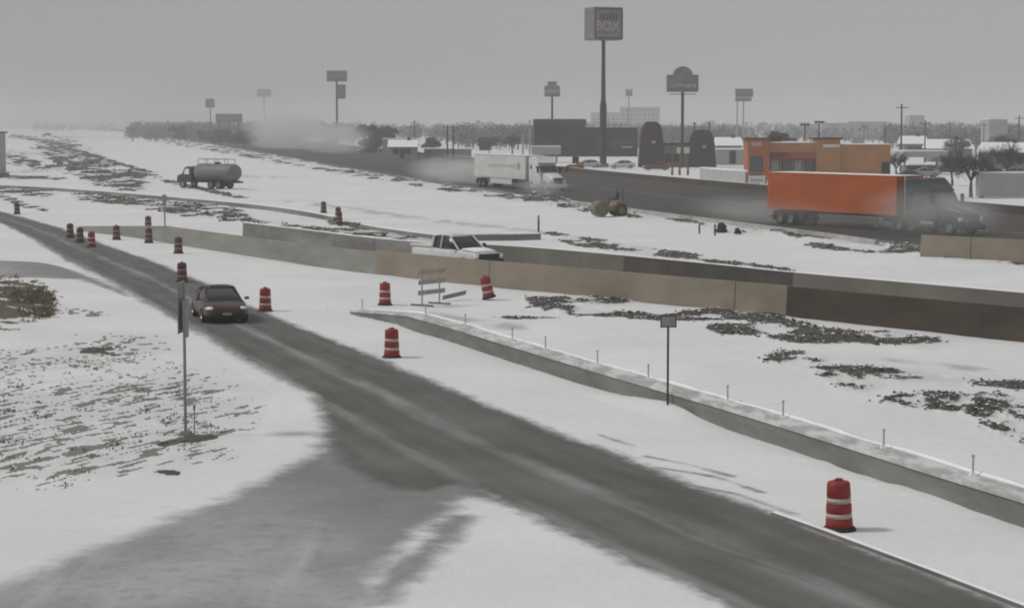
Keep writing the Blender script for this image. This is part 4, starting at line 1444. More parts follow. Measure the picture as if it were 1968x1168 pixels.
f = MB().box(((x0 + x1) / 2 - .3, Y - .83, 2.0), (1.7, .06, 2.6)).build('window', DARKR, o)
MB().box(((x0 + x1) / 2 - .3, Y - .87, 2.0), (1.5, .04, 2.4)).build('pane', WINB, o)
o, x0, x1, hz = blk('front_wall', 1478, 1568, 275, Y, 12, BEIGE)
MB().box(((x0 + x1) / 2, Y + 6, hz + .06), (x1 - x0, 11.8, .12)).build('roof_snow', SNOW, o)
za, zb_ = ZAT(293, Y), ZAT(304, Y)
mb = MB()
mb.add([(x0 + .2, Y - .02, za), (x1 - .2, Y - .02, za), (x1 - .2, Y - 1.1, zb_), (x0 + .2, Y - 1.1, zb_), (x0 + .2, Y - .02, zb_ - .1), (x1 - .2, Y - .02, zb_ - .1), (x1 - .2, Y - 1.1, zb_ - .3), (x0 + .2, Y - 1.1, zb_ - .3)],
       [(0, 1, 2, 3), (3, 2, 6, 7), (7, 6, 5, 4), (0, 3, 7, 4), (1, 5, 6, 2)])
mb.build('awning', MAROON, t)
for i in range(4):
    xx = x0 + (x1 - x0) * (i + .5) / 4
    f = MB().box((xx, Y - .04, 2.0), (1.35, .08, 1.8)).build('window', BLK, o)
    MB().box((xx, Y - .09, 2.0), (1.1, .03, 1.5)).build('pane', WINB if i % 2 else pm("curtained_pane", (0.25, 0.25, 0.25), .2), f)
o, x0, x1, hz = blk('centre_tower', 1568, 1614, 268, Y - .4, 4, BEIGE)
MB().box(((x0 + x1) / 2, Y + 1.6, hz + .12), (x1 - x0 + .6, 4.6, .24)).build('cornice', BRICK, o)
MB().box(((x0 + x1) / 2 + .4, Y - .44, 4.75), (2.3, .06, .4)).build('wall_sign', WPANEL, o)
o, x0, x1, hz = blk('side_wall', 1614, 1712, 278, Y + .1, 12, BEIGE)
MB().box(((x0 + x1) / 2, Y + 6, hz + .05), (x1 - x0 + .2, 12.2, .12)).build('roof_snow', SNOW, o)
MB().box((x1 - .7, Y + .05, 1.4), (1.1, .08, 2.2)).build('door', DARKR, o)
MB().box((x0 + 3.4, Y + 6, hz + .5), (1.6, 1.4, .9)).build('roof_vent', GREYB, t)
MB().box((fx(1500), Y + 6, ZAT(270, Y)), (1.7, 1.5, 1.1)).build('roof_vent', DARKR, t)

# roof-high lamp posts behind it
for px, py, lab in ((1546, 240, 'left shorter one of two dark lamp posts behind the orange restaurant'), (1573, 235, 'right one of two dark lamp posts behind the orange restaurant')):
    q = P(px, 330)
    t = thing('street_lamp', lab, 'street lamp', q, 0, 'lamp posts behind the orange restaurant')
    hz = ZAT(py, 330)
    MB().tube((0, 0, 0), (0, 0, hz), .14, .10, n=10).build('pole', DARKST, t)
    MB().box((0, 0, hz + .05), (1.5, .5, .22)).box((-.45, 0, hz - .1), (.4, .4, .15)).box((.45, 0, hz - .1), (.4, .4, .15)).build('lamp_head', DARKST, t, bevel=.05)

# panel sign with orange frame in front of the trailer's tail
Y = 262
q = P(1454, Y)
t = thing('panel_sign', 'white panel sign in an orange frame left of the orange trailer', 'sign', q, 0)
hh = ZAT(334, Y)
MB().box((0, 0, hh - 1.0), (2.2, .16, 1.55)).build('panel', WPANEL, t)
mb = MB()
for x in (-1.2, 1.2): mb.box((x, 0, hh / 2), (.22, .22, hh))
mb.box((0, 0, hh + .08), (2.62, .24, .22))
mb.build('frame', TERRA, t)
MB().box((0, -.09, hh - .8), (1.5, .02, .22)).box((-.2, -.09, hh - 1.2), (1.1, .02, .16)).build('lettering', ALU, t)

# low white wall and its snow
Y0, Y1 = 305, 262
a, b = P(1345, 285), P(1432, 262)
t = barrier('low_wall', [Vector((a.x, a.y, 0)), Vector(((a.x + b.x) / 2, (a.y + b.y) / 2, 0)), Vector((b.x, b.y, 0))], 1.7, .5, pm("white_washed_wall", (0.42, 0.42, 0.42), .8, .1, .6), 'low whitewashed wall topped with snow left of the panel sign', slope=0, cap=.22, joints=50, cat='wall')

# white container box at the right edge
p = G(1885, 380)
t = thing('storage_container', 'pale grey storage container on the snow at the right edge', 'container', (p.x, p.y, 0), R(-4))
bx = pm("pale_container_paint", (0.36, 0.36, 0.355), .6, .1, .6, dirt=(0.27, 0.265, 0.25), dirt_amt=.5)
o = MB().box((3.4, 1.3, 1.35), (7.2, 2.5, 2.5)).build('box', bx, t, bevel=.03)
mb = MB()
for i in range(18): mb.box((.1 + i * .39, .035, 1.35), (.16, .035, 2.3))
mb.build('rib', bx, o)
MB().box((3.4, 1.3, 2.65), (7.1, 2.4, .1)).build('roof_snow', SNOW, o)
mb = MB()
for x in (.2, 6.6): mb.box((x, 1.3, .05), (.3, 2.4, .14))
mb.build('skid', DARKST, t)

# canopy and parked boxes
def canopy(label, px0, px1, py, Y, post_px, th=.9, grp=None):
    t = thing('canopy', label, 'canopy', (0, 0, 0), 0, grp)
    a, b = P(px0, Y), P(px1, Y)
    hz = ZAT(py, Y)
    MB().box(((a.x + b.x) / 2, Y + 3, hz - th / 2), (b.x - a.x, 7, th)).build('roof', GREYB, t)
    MB().box(((a.x + b.x) / 2, Y + 3, hz + .06), (b.x - a.x, 7, .12)).build('roof_snow', SNOW, t)
    for px in post_px:
        MB().tube((P(px, Y).x, Y + 3, 0), (P(px, Y).x, Y + 3, hz - th), .2, n=10).build('post', GREYB, t)
canopy('pale canopy on posts behind the green truck cab', 1735, 1820, 291, 320, (1745, 1808))
canopy('pale flat canopy behind the roof of the white truck cab', 1022, 1078, 282, 420, (1030, 1070), 1.6)

def tall_sign(name, label, px, Y, boxes, pole_r, base_py=None, group=None, mats=None, rz=0.0, pole2=None):
    "boxes: list of (part name, px0, px1, py0, py1, material, depth)"
    q = P(px, Y)
    t = thing(name, label, 'pole sign', q, 0, group)
    k = (Y * cp) / F
    tops = []
    for nm, x0, x1, y0, y1, mat, dep in boxes:
        z0, z1 = ZAT(y1, Y), ZAT(y0, Y)
        tops.append(z0)
        MB().box((((x0 + x1) / 2 - px) * k, 0, (z0 + z1) / 2), ((x1 - x0) * k, dep, z1 - z0)).build(nm, mat, t, bevel=.12)
    hz = max(tops) + .2
    mb = MB()
    for dx in ([0] if pole2 is None else pole2):
        mb.tube((dx * k, 0.05, 0), (dx * k, 0.05, hz), pole_r, pole_r * .85, n=14)
    mb.build('pole', DARKST if mats is None else mats, t)
    return t, k

SG = pm("dull_sign_grey", (0.180, 0.170, 0.170), .6, .2, .5)
SGD = pm("dark_sign_frame", (0.045, 0.042, 0.042), .6, .2, .5)
SGL = pm("pale_sign_face", (0.22, 0.21, 0.205), .6, .12, .6)
SRED = pm("dull_red_lettering", (0.12, 0.035, 0.035), .6, .2, 1)
SWH = pm("pale_lettering", (0.36, 0.34, 0.33), .6, .1, 1)
SGOLD = pm("dull_gold_lettering", (0.40, 0.34, 0.25), .6, .1, 1)

def text_mesh(s, size, depth, name, mat, parent, loc, rz=0.0):
    cu = bpy.data.curves.new(name, 'FONT')
    cu.body = s
    cu.size = size
    cu.extrude = depth
    cu.offset = .035
    cu.align_x = 'CENTER'
    tmp = bpy.data.objects.new(name, cu)
    COL.objects.link(tmp)
    dg = bpy.context.evaluated_depsgraph_get()
    me = bpy.data.meshes.new_from_object(tmp.evaluated_get(dg))
    bpy.data.objects.remove(tmp)
    bpy.data.curves.remove(cu)
    me.materials.clear()
    me.materials.append(mat)
    me.name = name
    o = bpy.data.objects.new(name, me)
    COL.objects.link(o)
    o.parent = parent
    o.location = loc
    o.rotation_euler = (math.pi / 2, 0, rz)
    return o

# the tall cube sign: a box turned so that two faces show
Y = 378
q = P(1159, Y)
t = thing('tall_cube_sign', 'tall square box sign on a high dark pole, highest in the picture', 'pole sign', q, 0)
zt, zb_ = ZAT(15, Y), ZAT(78, Y)
rz = R(24)
w1, w2 = 5.9, 4.2
o = MB().box((0, 0, (zt + zb_) / 2), (w1, w2, zt - zb_)).build('sign_box', SG, t, bevel=.25)
o.rotation_euler = (0, 0, rz)
mb = MB()
for z in (zb_ + .35, zt - .35): mb.box((0, -w2 / 2 - .01, z), (w1 - .5, .08, .3))
for x in (-w1 / 2 + .3, w1 / 2 - .3): mb.box((x, -w2 / 2 - .01, (zt + zb_) / 2), (.25, .08, zt - zb_ - 1.05))
mb.build('face_frame', SGD, o)
MB().box((0, -w2 / 2 - .005, zb_ + .75), (w1 - 1.2, .03, .5)).build('lower_strip', SGL, o)
zc = (zt + zb_) / 2
mb = MB()
for i, (x, h_) in enumerate(((-1.7, 1.0), (-1.05, 1.15), (-.4, 1.0), (.25, 1.15), (.9, 1.3), (1.55, 1.3))):
    mb.box((x, -w2 / 2 - .04, zc + 1.15), (.36, .06, h_))
mb.build('upper_lettering', SRED, o)
text_mesh('BOX', 2.3, .03, 'lower_lettering', SWH, o, (-.25, -w2 / 2 - .05, zc - 1.2))
mb = MB()
mb.box((-w1 / 2 - .04, -.5, zc), (.06, .3, 2.6)).box((-w1 / 2 - .04, .1, zc - 1.2), (.06, .9, .3)).box((-w1 / 2 - .03, .9, zc), (.05, .2, zt - zb_ - 1.2))
mb.build('side_lettering', SGL, o)
MB().lathe([(.62, 0), (.62, ZAT(205, Y)), (.42, ZAT(190, Y)), (.34, ZAT(120, Y)), (.34, zb_ + .1)], 16).build('pole', DARKST, t, smooth=True)
MB().box((0, 0, .3), (2.0, 2.0, .7)).build('footing', CONCD, t)

# arched sign
Y = 372
t, k = tall_sign('arched_sign', 'dark pole sign with a rounded arch on top and pale lettering', 1311, Y, [('sign_box', 1280, 1341, 144, 177, SG, 1.1)], .30)
z0 = ZAT(145, Y)
rad = 19 * k
pr = [(rad * math.cos(math.pi * i / 20), z0 + .92 * rad * math.sin(math.pi * i / 20) - .05) for i in range(21)]
MB().prism(pr, -.45, .45).build('arch', SG, t, bevel=.06)
mb = MB()
zz = ZAT(165, Y)
rr2 = random.Random(4)
for i in range(11): mb.box(((-22 + i * 4.5) * k, -.57, zz + rr2.uniform(-.1, .1)), (.28, .05, .55 + rr2.uniform(-.15, .25)))
mb.build('lettering', SGOLD, t)
MB().box((0, -.48, z0 + rad * .45), (.5, .06, .9)).box((0, -.48, z0 + rad * .55), (.9, .05, .3)).build('emblem', SGL, t)
MB().box((0, 0, zz - 1.5), (4.6, 1.14, .12)).build('edge_trim', SGD, t)

# small sign with a crown block
t, k = tall_sign('crowned_sign', 'small pole sign with a narrow block on top, above the charcoal building', 1061, 520,
                 [('sign_box', 1046, 1076, 165, 186, SG, .9), ('top_block', 1052, 1070, 157, 164.5, SG, .7)], .30)
z0 = ZAT(176, 520)
mb = MB()
for i in range(5): mb.box(((-10 + i * 5) * k, -.48, z0), (.42, .05, .9))
mb.build('lettering', SWH, t)
# far signs at left
t, k = tall_sign('double_sign', 'tall pole sign with a wide upper box and a small lower box, left of centre', 648, 700,
                 [('sign_box', 629, 668, 136, 157, SG, 1.5), ('lower_box', 649, 665, 163, 190, SG, 1.0)], .38)
MB().box((0, -.78, ZAT(146, 700)), (4.4, .06, 1.1)).build('lettering_band', SGL, t)
t, k = tall_sign('pole_sign', 'faint tiny square sign on a thin pole, far left above the billboard', 405, 1050, [('sign_box', 396, 413, 190, 207, SG, 1.0)], .3)
MB().box((0, -.52, ZAT(198, 1050)), (2.6, .05, 1.6)).build('face', SGL, t)
t, k = tall_sign('billboard', 'long low billboard beyond the highway at left', 440, 900, [('sign_panel', 415, 466, 219, 236, SG, 1.0)], .35, pole2=(-18, 0, 18))
MB().box((0, -.53, ZAT(227, 900)), (9.6, .05, 2.6)).build('face', SGL, t)
t, k = tall_sign('pole_sign', 'barely visible sign in the haze between the billboard and the double sign', 508, 1900, [('sign_box', 495, 522, 172, 186, SG, 2.0)], .5)
MB().box((0, -1.03, ZAT(179, 1900)), (9, .05, 3)).build('face', SGL, t)
t, k = tall_sign('two_legged_sign', 'square sign on two thin pale legs above the orange restaurant', 1428, 560, [('sign_box', 1412, 1446, 171, 187, SG, 1.2), ('lower_box', 1412, 1443, 188, 195, SGL, 1.0)], .22, mats=GREYB, pole2=(-12, 0))
MB().box((0, -.63, ZAT(179, 560)), (3.4, .05, .8)).build('lettering_band', SGL, t)
t, k = tall_sign('pole_sign', 'tiny faint sign on a thin pole between the tall square and arched signs', 1208, 1000, [('sign_box', 1202, 1215, 172, 185, SG, 1.0)], .22)
MB().box((0, -.53, ZAT(178, 1000)), (2.0, .05, 1.4)).build('face', SGL, t)

# far hotel
def block_building(name, label, Y, parts, cat='building', group=None, win=None, mat=GREYB, dep=14):
    t = thing(name, label, cat, (0, 0, 0), 0, group)
    for nm, x0, x1, yt in parts:
        a, b = P(x0, Y), P(x1, Y)
        hz = ZAT(yt, Y)
        o = MB().box(((a.x + b.x) / 2, Y + dep / 2, hz / 2), (b.x - a.x - .02, dep, hz)).build(nm, mat, t)
        MB().box(((a.x + b.x) / 2, Y + dep / 2, hz + .12), (b.x - a.x + .3, dep + .4, .24)).build('roof_snow', SNOW, o)
        if win:
            n_ = max(1, int((b.x - a.x) / 3.2))
            nf = max(1, int(hz / 3.4))
            for fl in range(nf):
                for i in range(n_):
                    if len(t.children) > 60: break
                    MB().box((a.x + (b.x - a.x) * (i + .5) / n_, Y - .03, 1.8 + fl * 3.2), (1.3, .06, 1.3)).build('window', GLASS, o)
    return t
block_building('hotel', 'pale hotel block fading into the haze behind the tall sign pole', 1600, [('wall', 1192, 1268, 206), ('low_wing', 1136, 1192, 216)], win=True)
block_building('office_block', 'pale flat office block in the haze behind the lamp posts', 1000, [('wall', 1630, 1705, 234), ('low_wing', 1580, 1630, 237)], win=True)
block_building('tower_block', 'narrow pale block in the haze right of the utility pole', 1100, [('wall', 1748, 1776, 222)], win=True)
block_building('house', 'pale house with a snowy roof in front of the dark trees, left of the truck', 520, [('wall', 735, 800, 268)], dep=9)
block_building('house', 'small pale house far right of the bare trees, in the haze', 520, [('wall', 1900, 1935, 230)], dep=9)
block_building('shed', 'low dark shed right of the canopy beside the bare trees', 330, [('wall', 1745, 1800, 318)], dep=5, mat=DARKR)
block_building('shed', 'long low shed with a snowy roof left of the white trailer', 480, [('wall', 815, 905, 287)], dep=8, mat=pm("grey_shed_wall", (0.20, 0.195, 0.185), .8, .15, .5))
GH = pm("taupe_house_wall", (0.17, 0.16, 0.15), .8, .15, .5)
def house(label, px0, px1, Y, eave, ridge, mat, dep=8):
    t = thing('house', label, 'house', (0, 0, 0), 0, 'houses beyond the highway')
    a, b = P(px0, Y), P(px1, Y)
    MB().box(((a.x + b.x) / 2, Y + dep / 2, eave / 2), (b.x - a.x, dep, eave)).build('wall', mat, t)
    m = MB().add([(a.x - .4, Y - .4, eave), (b.x + .4, Y - .4, eave), (b.x + .4, Y + dep + .4, eave), (a.x - .4, Y + dep + .4, eave), (a.x - .4, Y + dep / 2, ridge), (b.x + .4, Y + dep / 2, ridge)],
                 [(0, 1, 5, 4), (2, 3, 4, 5), (0, 4, 3), (1, 2, 5), (3, 2, 1, 0)])
    rf = m.build('roof', SNOW, t)
    MB().box((a.x + (b.x - a.x) * .7, Y + dep * .5, ridge), (.7, .7, 1.1)).build('chimney', BRICK, rf)
    for k in (.25, .7):
        f = MB().box((a.x + (b.x - a.x) * k, Y - .04, 1.6), (1.3, .08, 1.3)).build('window', BLK, t)
        MB().box((a.x + (b.x - a.x) * k, Y - .09, 1.6), (1.1, .03, 1.1)).build('pane', GLASS, f)
    MB().box((a.x + (b.x - a.x) * .48, Y - .04, 1.05), (1.0, .08, 2.1)).build('door', DARKR, t)
house('low taupe house behind the pale canopy, right of the tall utility pole', 1790, 1868, 430, 2.7, 4.6, GH)
house('grey house behind the grey container at the right edge', 1900, 1985, 360, 2.8, 4.6, GH)
house('small grey house left of the dark evergreen under the thin utility pole', 748, 800, 470, 2.6, 4.2, GREYB, 7)
house('taupe house between the tall utility pole and the narrow pale block', 1738, 1782, 520, 2.8, 4.8, GH)
house('long low taupe house left of the two legged sign', 1380, 1425, 480, 2.8, 4.7, GH)
far_car_rows = ((1905, 300, (0.05, 0.05, 0.055), 'dark car parked in front of the house at the right edge', R(175)), (1948, 305, (0.20, 0.20, 0.21), 'grey car parked in front of the house at the right edge', R(172)),
                (1822, 330, (0.09, 0.02, 0.02), 'dull red car parked just right of the canopy', R(178)))
block_building('warehouse', 'wide grey warehouse in the haze left of the charcoal building', 900, [('wall', 880, 1000, 246)], dep=20)

# utility poles
UP = pm("creosoted_pole", (0.06, 0.055, 0.05), .8, .2, 3)
upoles = [(1731, 200, 340, .16, 'tall utility pole behind the green truck cab'), (1777, 232, 420, .15, 'utility pole just right of the narrow pale block'), (1825, 234, 480, .15, 'thin utility pole above the canopy'),
          (1957, 222, 420, .16, 'utility pole nearest the right edge'), (860, 240, 430, .17, 'left pole of the pair left of the white trailer'), (871, 240, 430, .17, 'right pole of the pair left of the white trailer'),
          (797, 231, 560, .16, 'thin utility pole above the snowy houses'), (1700, 238, 460, .14, 'thin pole right above the beige restaurant wall'), (1660, 240, 600, .15, 'thin distant pole behind the office block'),
          (1890, 236, 520, .15, 'thin utility pole among the bare trees at right')]
for px, py, Y, r_, lab in upoles:
    q = P(px, Y)
    t = thing('utility_pole', lab, 'utility pole', q, 0, 'utility poles beyond the highway')
    hz = ZAT(py, Y)
    MB().tube((0, 0, 0), (0, 0, hz), r_ * 1.1, r_ * .8, n=8).build('pole', UP, t)
    MB().box((0, -.1, hz - .6), (2.0, .12, .14)).build('crossarm', UP, t)

# parked and distant vehicles
def far_car(px, Y, col, lab, rz, sc=1.0):
    q = P(px, Y)
    make_sedan('parked_car', lab, col, q, rz, 'cars beyond the highway', sc)
far_car(1262, 352, (0.14, 0.03, 0.03), 'dark red car parked in front of the tapered towers', R(170))
far_car(1130, 372, (0.45, 0.45, 0.45), 'pale car parked at the foot of the tall sign, left of its pole', R(200))
far_car(1196, 366, (0.5, 0.5, 0.5), 'pale car parked right of the tall sign pole', R(180))
far_car(1742, 284, (0.06, 0.06, 0.07), 'dark car parked at the right end of the beige restaurant', R(170))
far_car(1775, 305, (0.30, 0.30, 0.30), 'grey snow dusted car parked under the canopy', R(185))
far_car(708, 560, (0.04, 0.04, 0.045), 'dark car parked in front of the dark trees beyond the highway', R(190), 1.15)
make_sedan('parked_car', 'tiny dark car far off on the snow near the left horizon', (0.03, 0.03, 0.03), P(90, 1350), R(180), 'cars beyond the highway', 1.3)
for px_, Y_, c_, l_, r_ in far_car_rows: far_car(px_, Y_, c_, l_, r_)
# yellow loader
p = P(1104, 340)
t = thing('wheel_loader', 'small orange and yellow loader just right of the white truck cab', 'loader', p, R(175))
ye = pm("work_orange", (0.30, 0.15, 0.04), .5, .15, 2)
MB().prism([(-1.6, .6), (-1.6, 1.5), (-.4, 1.6), (-.3, 1.2), (.9, 1.1), (.9, .6)], -.7, .7).build('body', ye, t, bevel=.05)
o = MB().box((-.2, 0, 1.9), (1.1, 1.2, 1.1), taper=.9).build('cab', GLASS, t)
MB().box((-.2, 0, 2.5), (1.2, 1.25, .12)).build('cab_roof', ye, o)
MB().prism([(2.0, .15), (1.7, .9), (2.5, .8), (2.7, .15)], -1.0, 1.0).build('bucket', DARKST, t)
MB().tube((.6, .5, 1.2), (1.9, .5, .6), .1, n=6).tube((.6, -.5, 1.2), (1.9, -.5, .6), .1, n=6).build('lift_arm', ye, t)
for x in (-1.0, .8):
    for y in (-.8, .8): wheel(t, x, y, .5, .35, ye)
# far van on the highway
p = P(263, 1150)
t = thing('box_van', 'tiny pale box van far away on the highway near the left horizon', 'van', p, hd(.2, -.98))
MB().box((-1.2, 0, 2.0), (4.6, 2.4, 2.8)).build('box', GREYB, t, bevel=.05)
MB().prism([(1.15, .5), (1.15, 2.5), (1.9, 2.4), (2.6, 1.5), (3.1, 1.3), (3.1, .5)], -1.1, 1.1).build('cab', GREYB, t, bevel=.05)
MB().slab([(1.97, -1.0, 2.36), (2.66, -1.0, 1.55), (2.66, 1.0, 1.55), (1.97, 1.0, 2.36)], .02).build('windscreen', GLASS, t)
for x in (-2.4, 2.2):
    for y in (-1, 1): wheel(t, x, y, .45, .3)

# red marker posts in front of the tapered towers
for px, lab in ((1292, 'leftmost of three short red marker posts left of the low white wall'), (1306, 'middle of three short red marker posts left of the low white wall'), (1322, 'rightmost of three short red marker posts left of the low white wall')):
    q = P(px, 318)
    t = thing('marker_post', lab, 'marker post', q, 0, 'red marker posts')
    MB().box((0, 0, .6), (.35, .2, 1.2)).build('shaft', pm("dull_red_paint", (0.20, 0.05, 0.04), .6), t)
    MB().box((0, 0, .9), (.36, .21, .2)).build('band', WH, t)

# ================================================================== TREES
BARK = pm("grey_bark", (0.055, 0.05, 0.047), .9, .25, 4)
TWIG = pm("twig_grey_brown", (0.075, 0.068, 0.064), .9, .25, 4)

def tube_fast(V, Fc, a, b, r0, r1, n=5):
    d = b - a
    q = d.to_track_quat('Z', 'Y')
    o = len(V)
    for p, r_ in ((a, r0), (b, r1)):
        for i in range(n):
            t_ = 2 * math.pi * i / n
            V.append(tuple(p + q @ Vector((r_ * math.cos(t_), r_ * math.sin(t_), 0))))
    for i in range(n):
        Fc.append((o + i, o + (i + 1) % n, o + n + (i + 1) % n, o + n + i))

def bare_tree(label, loc, h, spread, seed, group, dense=1.0):
    r_ = random.Random(seed)
    t = thing('bare_tree', label, 'tree', loc, r_.uniform(0, 6), group)
    V, Fc = [], []
    W, Wf = [], []
    th = h * .28
    pts = [Vector((0, 0, -.1)), Vector((r_.uniform(-.1, .1), 0, th * .5)), Vector((r_.uniform(-.15, .15), r_.uniform(-.1, .1), th))]
    for i in range(2): tube_fast(V, Fc, pts[i], pts[i + 1], .035 * h * (1 - .25 * i), .035 * h * (.75 - .2 * i), 8)
    def grow(p, d, L, rad, lev):
        q = p + d * L
        if lev < 2: tube_fast(V, Fc, p, q, rad, rad * .65, 5)
        else: tube_fast(W, Wf, p, q, rad, rad * .55, 3)
        if lev >= 5: return
        nch = [5, 4, 4, 4, 3][lev]
        for i in range(nch):
            if lev > 2 and r_.random() > .85 * dense: continue
            nd = (d + Vector((r_.gauss(0, .62), r_.gauss(0, .62), r_.gauss(.05, .38))) * spread).normalized()
            st = p.lerp(q, r_.uniform(.45, 1.0))
            grow(st, nd, L * r_.uniform(.55, .85), rad * .6, lev + 1)
    for i in range(5):
        a_ = i * 1.26 + r_.uniform(-.3, .3)
        d = Vector((math.cos(a_) * .75 * spread, math.sin(a_) * .75 * spread, 1)).normalized()
        grow(pts[2] - Vector((0, 0, th * .1 * i / 5)), d, h * .22, .016 * h, 0)
    def mk(nm, v, f, m):
        me = bpy.data.meshes.new(nm)
        me.from_pydata(v, [], f)
        me.materials.append(m)
        o = bpy.data.objects.new(nm, me)
        COL.objects.link(o)
        o.parent = t
        return o
    mk('trunk', V, Fc, BARK)
    mk('crown', W, Wf, TWIG)
    return t
p = G(1866, 379)
bare_tree('nearest bare round crowned tree at right, its trunk left of the grey container', (p.x, p.y, 0), 6.6, 1.0, 5, 'bare trees at right')
bare_tree('bare tree with a wide crown behind the grey container at right', P(1935, 270), 7.2, 1.1, 8, 'bare trees at right')
bare_tree('slender bare tree left of the nearest round crowned tree', P(1830, 265), 5.4, .9, 11, 'bare trees at right')
bare_tree('small bare tree between the beige restaurant and the canopy', P(1722, 300), 5.0, .9, 14, 'bare trees at right', .8)
bare_tree('bare tree beside the charcoal building, left of its pale posts', P(985, 520), 7.0, 1.0, 17, 'bare trees beyond the highway')

bare_tree('distant bare tree behind the nearest round crowned tree', P(1838, 400), 7.6, 1.2, 23, 'bare trees at right')
bare_tree('distant bare tree above the right end of the grey container', P(1925, 410), 8.0, 1.2, 29, 'bare trees at right')

def leafy_clump(V, Fc, r_, c, rx, rz, nface, size):
    for i in range(nface):
        a_, b_ = r_.uniform(0, 2 * math.pi), math.acos(r_.uniform(-.5, 1))
        k = r_.uniform(.45, 1.0) ** .6
        p = Vector((c.x + rx * k * math.sin(b_) * math.cos(a_), c.y + rx * k * math.sin(b_) * math.sin(a_), c.z + rz * k * math.cos(b_)))
        u = Vector((r_.gauss(0, 1), r_.gauss(0, 1), r_.gauss(0, 1))).normalized()
        v = u.orthogonal().normalized() * size * r_.uniform(.4, 1)
        u = u * size * r_.uniform(.6, 1.4)
        o = len(V)
        V += [tuple(p - u), tuple(p + v), tuple(p + u), tuple(p - v)]
        Fc.append((o, o + 1, o + 2, o + 3))

FOL = [pm("dull_winter_foliage", (0.045, 0.047, 0.045), .9, .3, .5), pm("dark_evergreen_foliage", (0.035, 0.04, 0.036), .9, .3, .5)]
def dark_tree(label, loc, h, wd, seed, m, group):
    r_ = random.Random(seed)
    t = thing('evergreen_tree', label, 'tree', loc, 0, group)
    MB().tube((0, 0, -.1), (0, 0, h * .45), .03 * h, .018 * h, 8).tube((0, 0, h * .35), (wd * .25, 0, h * .7), .016 * h, .006 * h, 6).tube((0, 0, h * .3), (-wd * .25, .2, h * .65), .016 * h, .006 * h, 6).build('trunk', BARK, t)
    V, Fc = [], []
    for i in range(9):
        c = Vector((r_.uniform(-.32, .32) * wd, r_.uniform(-.3, .3) * wd, h * r_.uniform(.20, .78)))
        leafy_clump(V, Fc, r_, c, wd * r_.uniform(.18, .32), h * r_.uniform(.16, .26), 260, h * .045)
    me = bpy.data.meshes.new('crown')
    me.from_pydata(V, [], Fc)
    me.materials.append(FOL[m])
    o = bpy.data.objects.new('crown', me)
    COL.objects.link(o)
    o.parent = t
    return t
for px, Y, py, wpx, m, lab in ((712, 600, 233, 60, 1, 'dense dark evergreen right of the double sign pole'), (745, 640, 243, 40, 0, 'smaller dark evergreen right of the dense one by the double sign'),
                               (470, 700, 241, 56, 1, 'dark evergreen beyond the highway right of the billboard'), (425, 760, 246, 50, 0, 'dull evergreen under the left end of the billboard'),
                               (345, 900, 240, 40, 0, 'small dull evergreen left of the billboard, beyond the highway'), (570, 700, 255, 44, 0, 'low dull evergreen left of the double sign pole'),
                               (630, 640, 258, 34, 1, 'low dark evergreen just below the double sign'), (395, 860, 250, 34, 1, 'dark low evergreen left of the billboard legs'),
                               
                               (1500, 420, 252, 60, 0, 'dull evergreen behind the left tower of the orange restaurant'), (940, 560, 262, 46, 0, 'dull evergreen above the white trailer'),
                               (830, 580, 262, 40, 1, 'dark evergreen left of the pair of poles')):
    hz = ZAT(py, Y)
    dark_tree(lab, P(px, Y), hz, wpx * Y / F, px, m, 'evergreens beyond the highway')

# far woods: a grey mass that nobody could count
def woods(name, label, seed, n, spans, hs, mat, nface=26):
    r_ = random.Random(seed)
    V, Fc = [], []
    for i in range(n):
        px0, px1, Y0, Y1 = r_.choice(spans)
        Y = math.exp(r_.uniform(math.log(Y0), math.log(Y1)))
        q = P(r_.uniform(px0, px1), Y)
        h = r_.uniform(*hs) * (1.0 if Y < 1200 else 1.25)
        rx = h * r_.uniform(.35, .6)
        leafy_clump(V, Fc, r_, Vector((q.x, q.y, h * .45)), rx, h * .55, nface, h * .08)
        tube_fast(V, Fc, Vector((q.x, q.y, 0)), Vector((q.x, q.y, h * .5)), .03 * h, .02 * h, 4)
    me = bpy.data.meshes.new(name)
    me.from_pydata(V, [], Fc)
    me.materials.append(mat)
    o = bpy.data.objects.new(name, me)
    COL.objects.link(o)
    return tag(o, label, 'woods', None, 'stuff')
WD = pm("haze_lightened_woods", (0.135, 0.134, 0.132), .95, .3, .05)  # tree grey lightened, part of the haze is put into the colour
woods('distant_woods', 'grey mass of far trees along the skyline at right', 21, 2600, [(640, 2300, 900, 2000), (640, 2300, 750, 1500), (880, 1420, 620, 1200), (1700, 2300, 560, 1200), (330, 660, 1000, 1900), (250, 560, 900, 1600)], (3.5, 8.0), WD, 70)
woods('horizon_woods', 'thin dark line of trees along the far left horizon', 22, 900, [(-1500, 3600, 2300, 3100), (60, 700, 2000, 3000), (-1500, 0, 2000, 3000)], (4.0, 8.5), pm('haze_paled_woods', (0.20, 0.20, 0.20), .95, .2, .05), 14)  # horizon haze painted into the pale tree colour

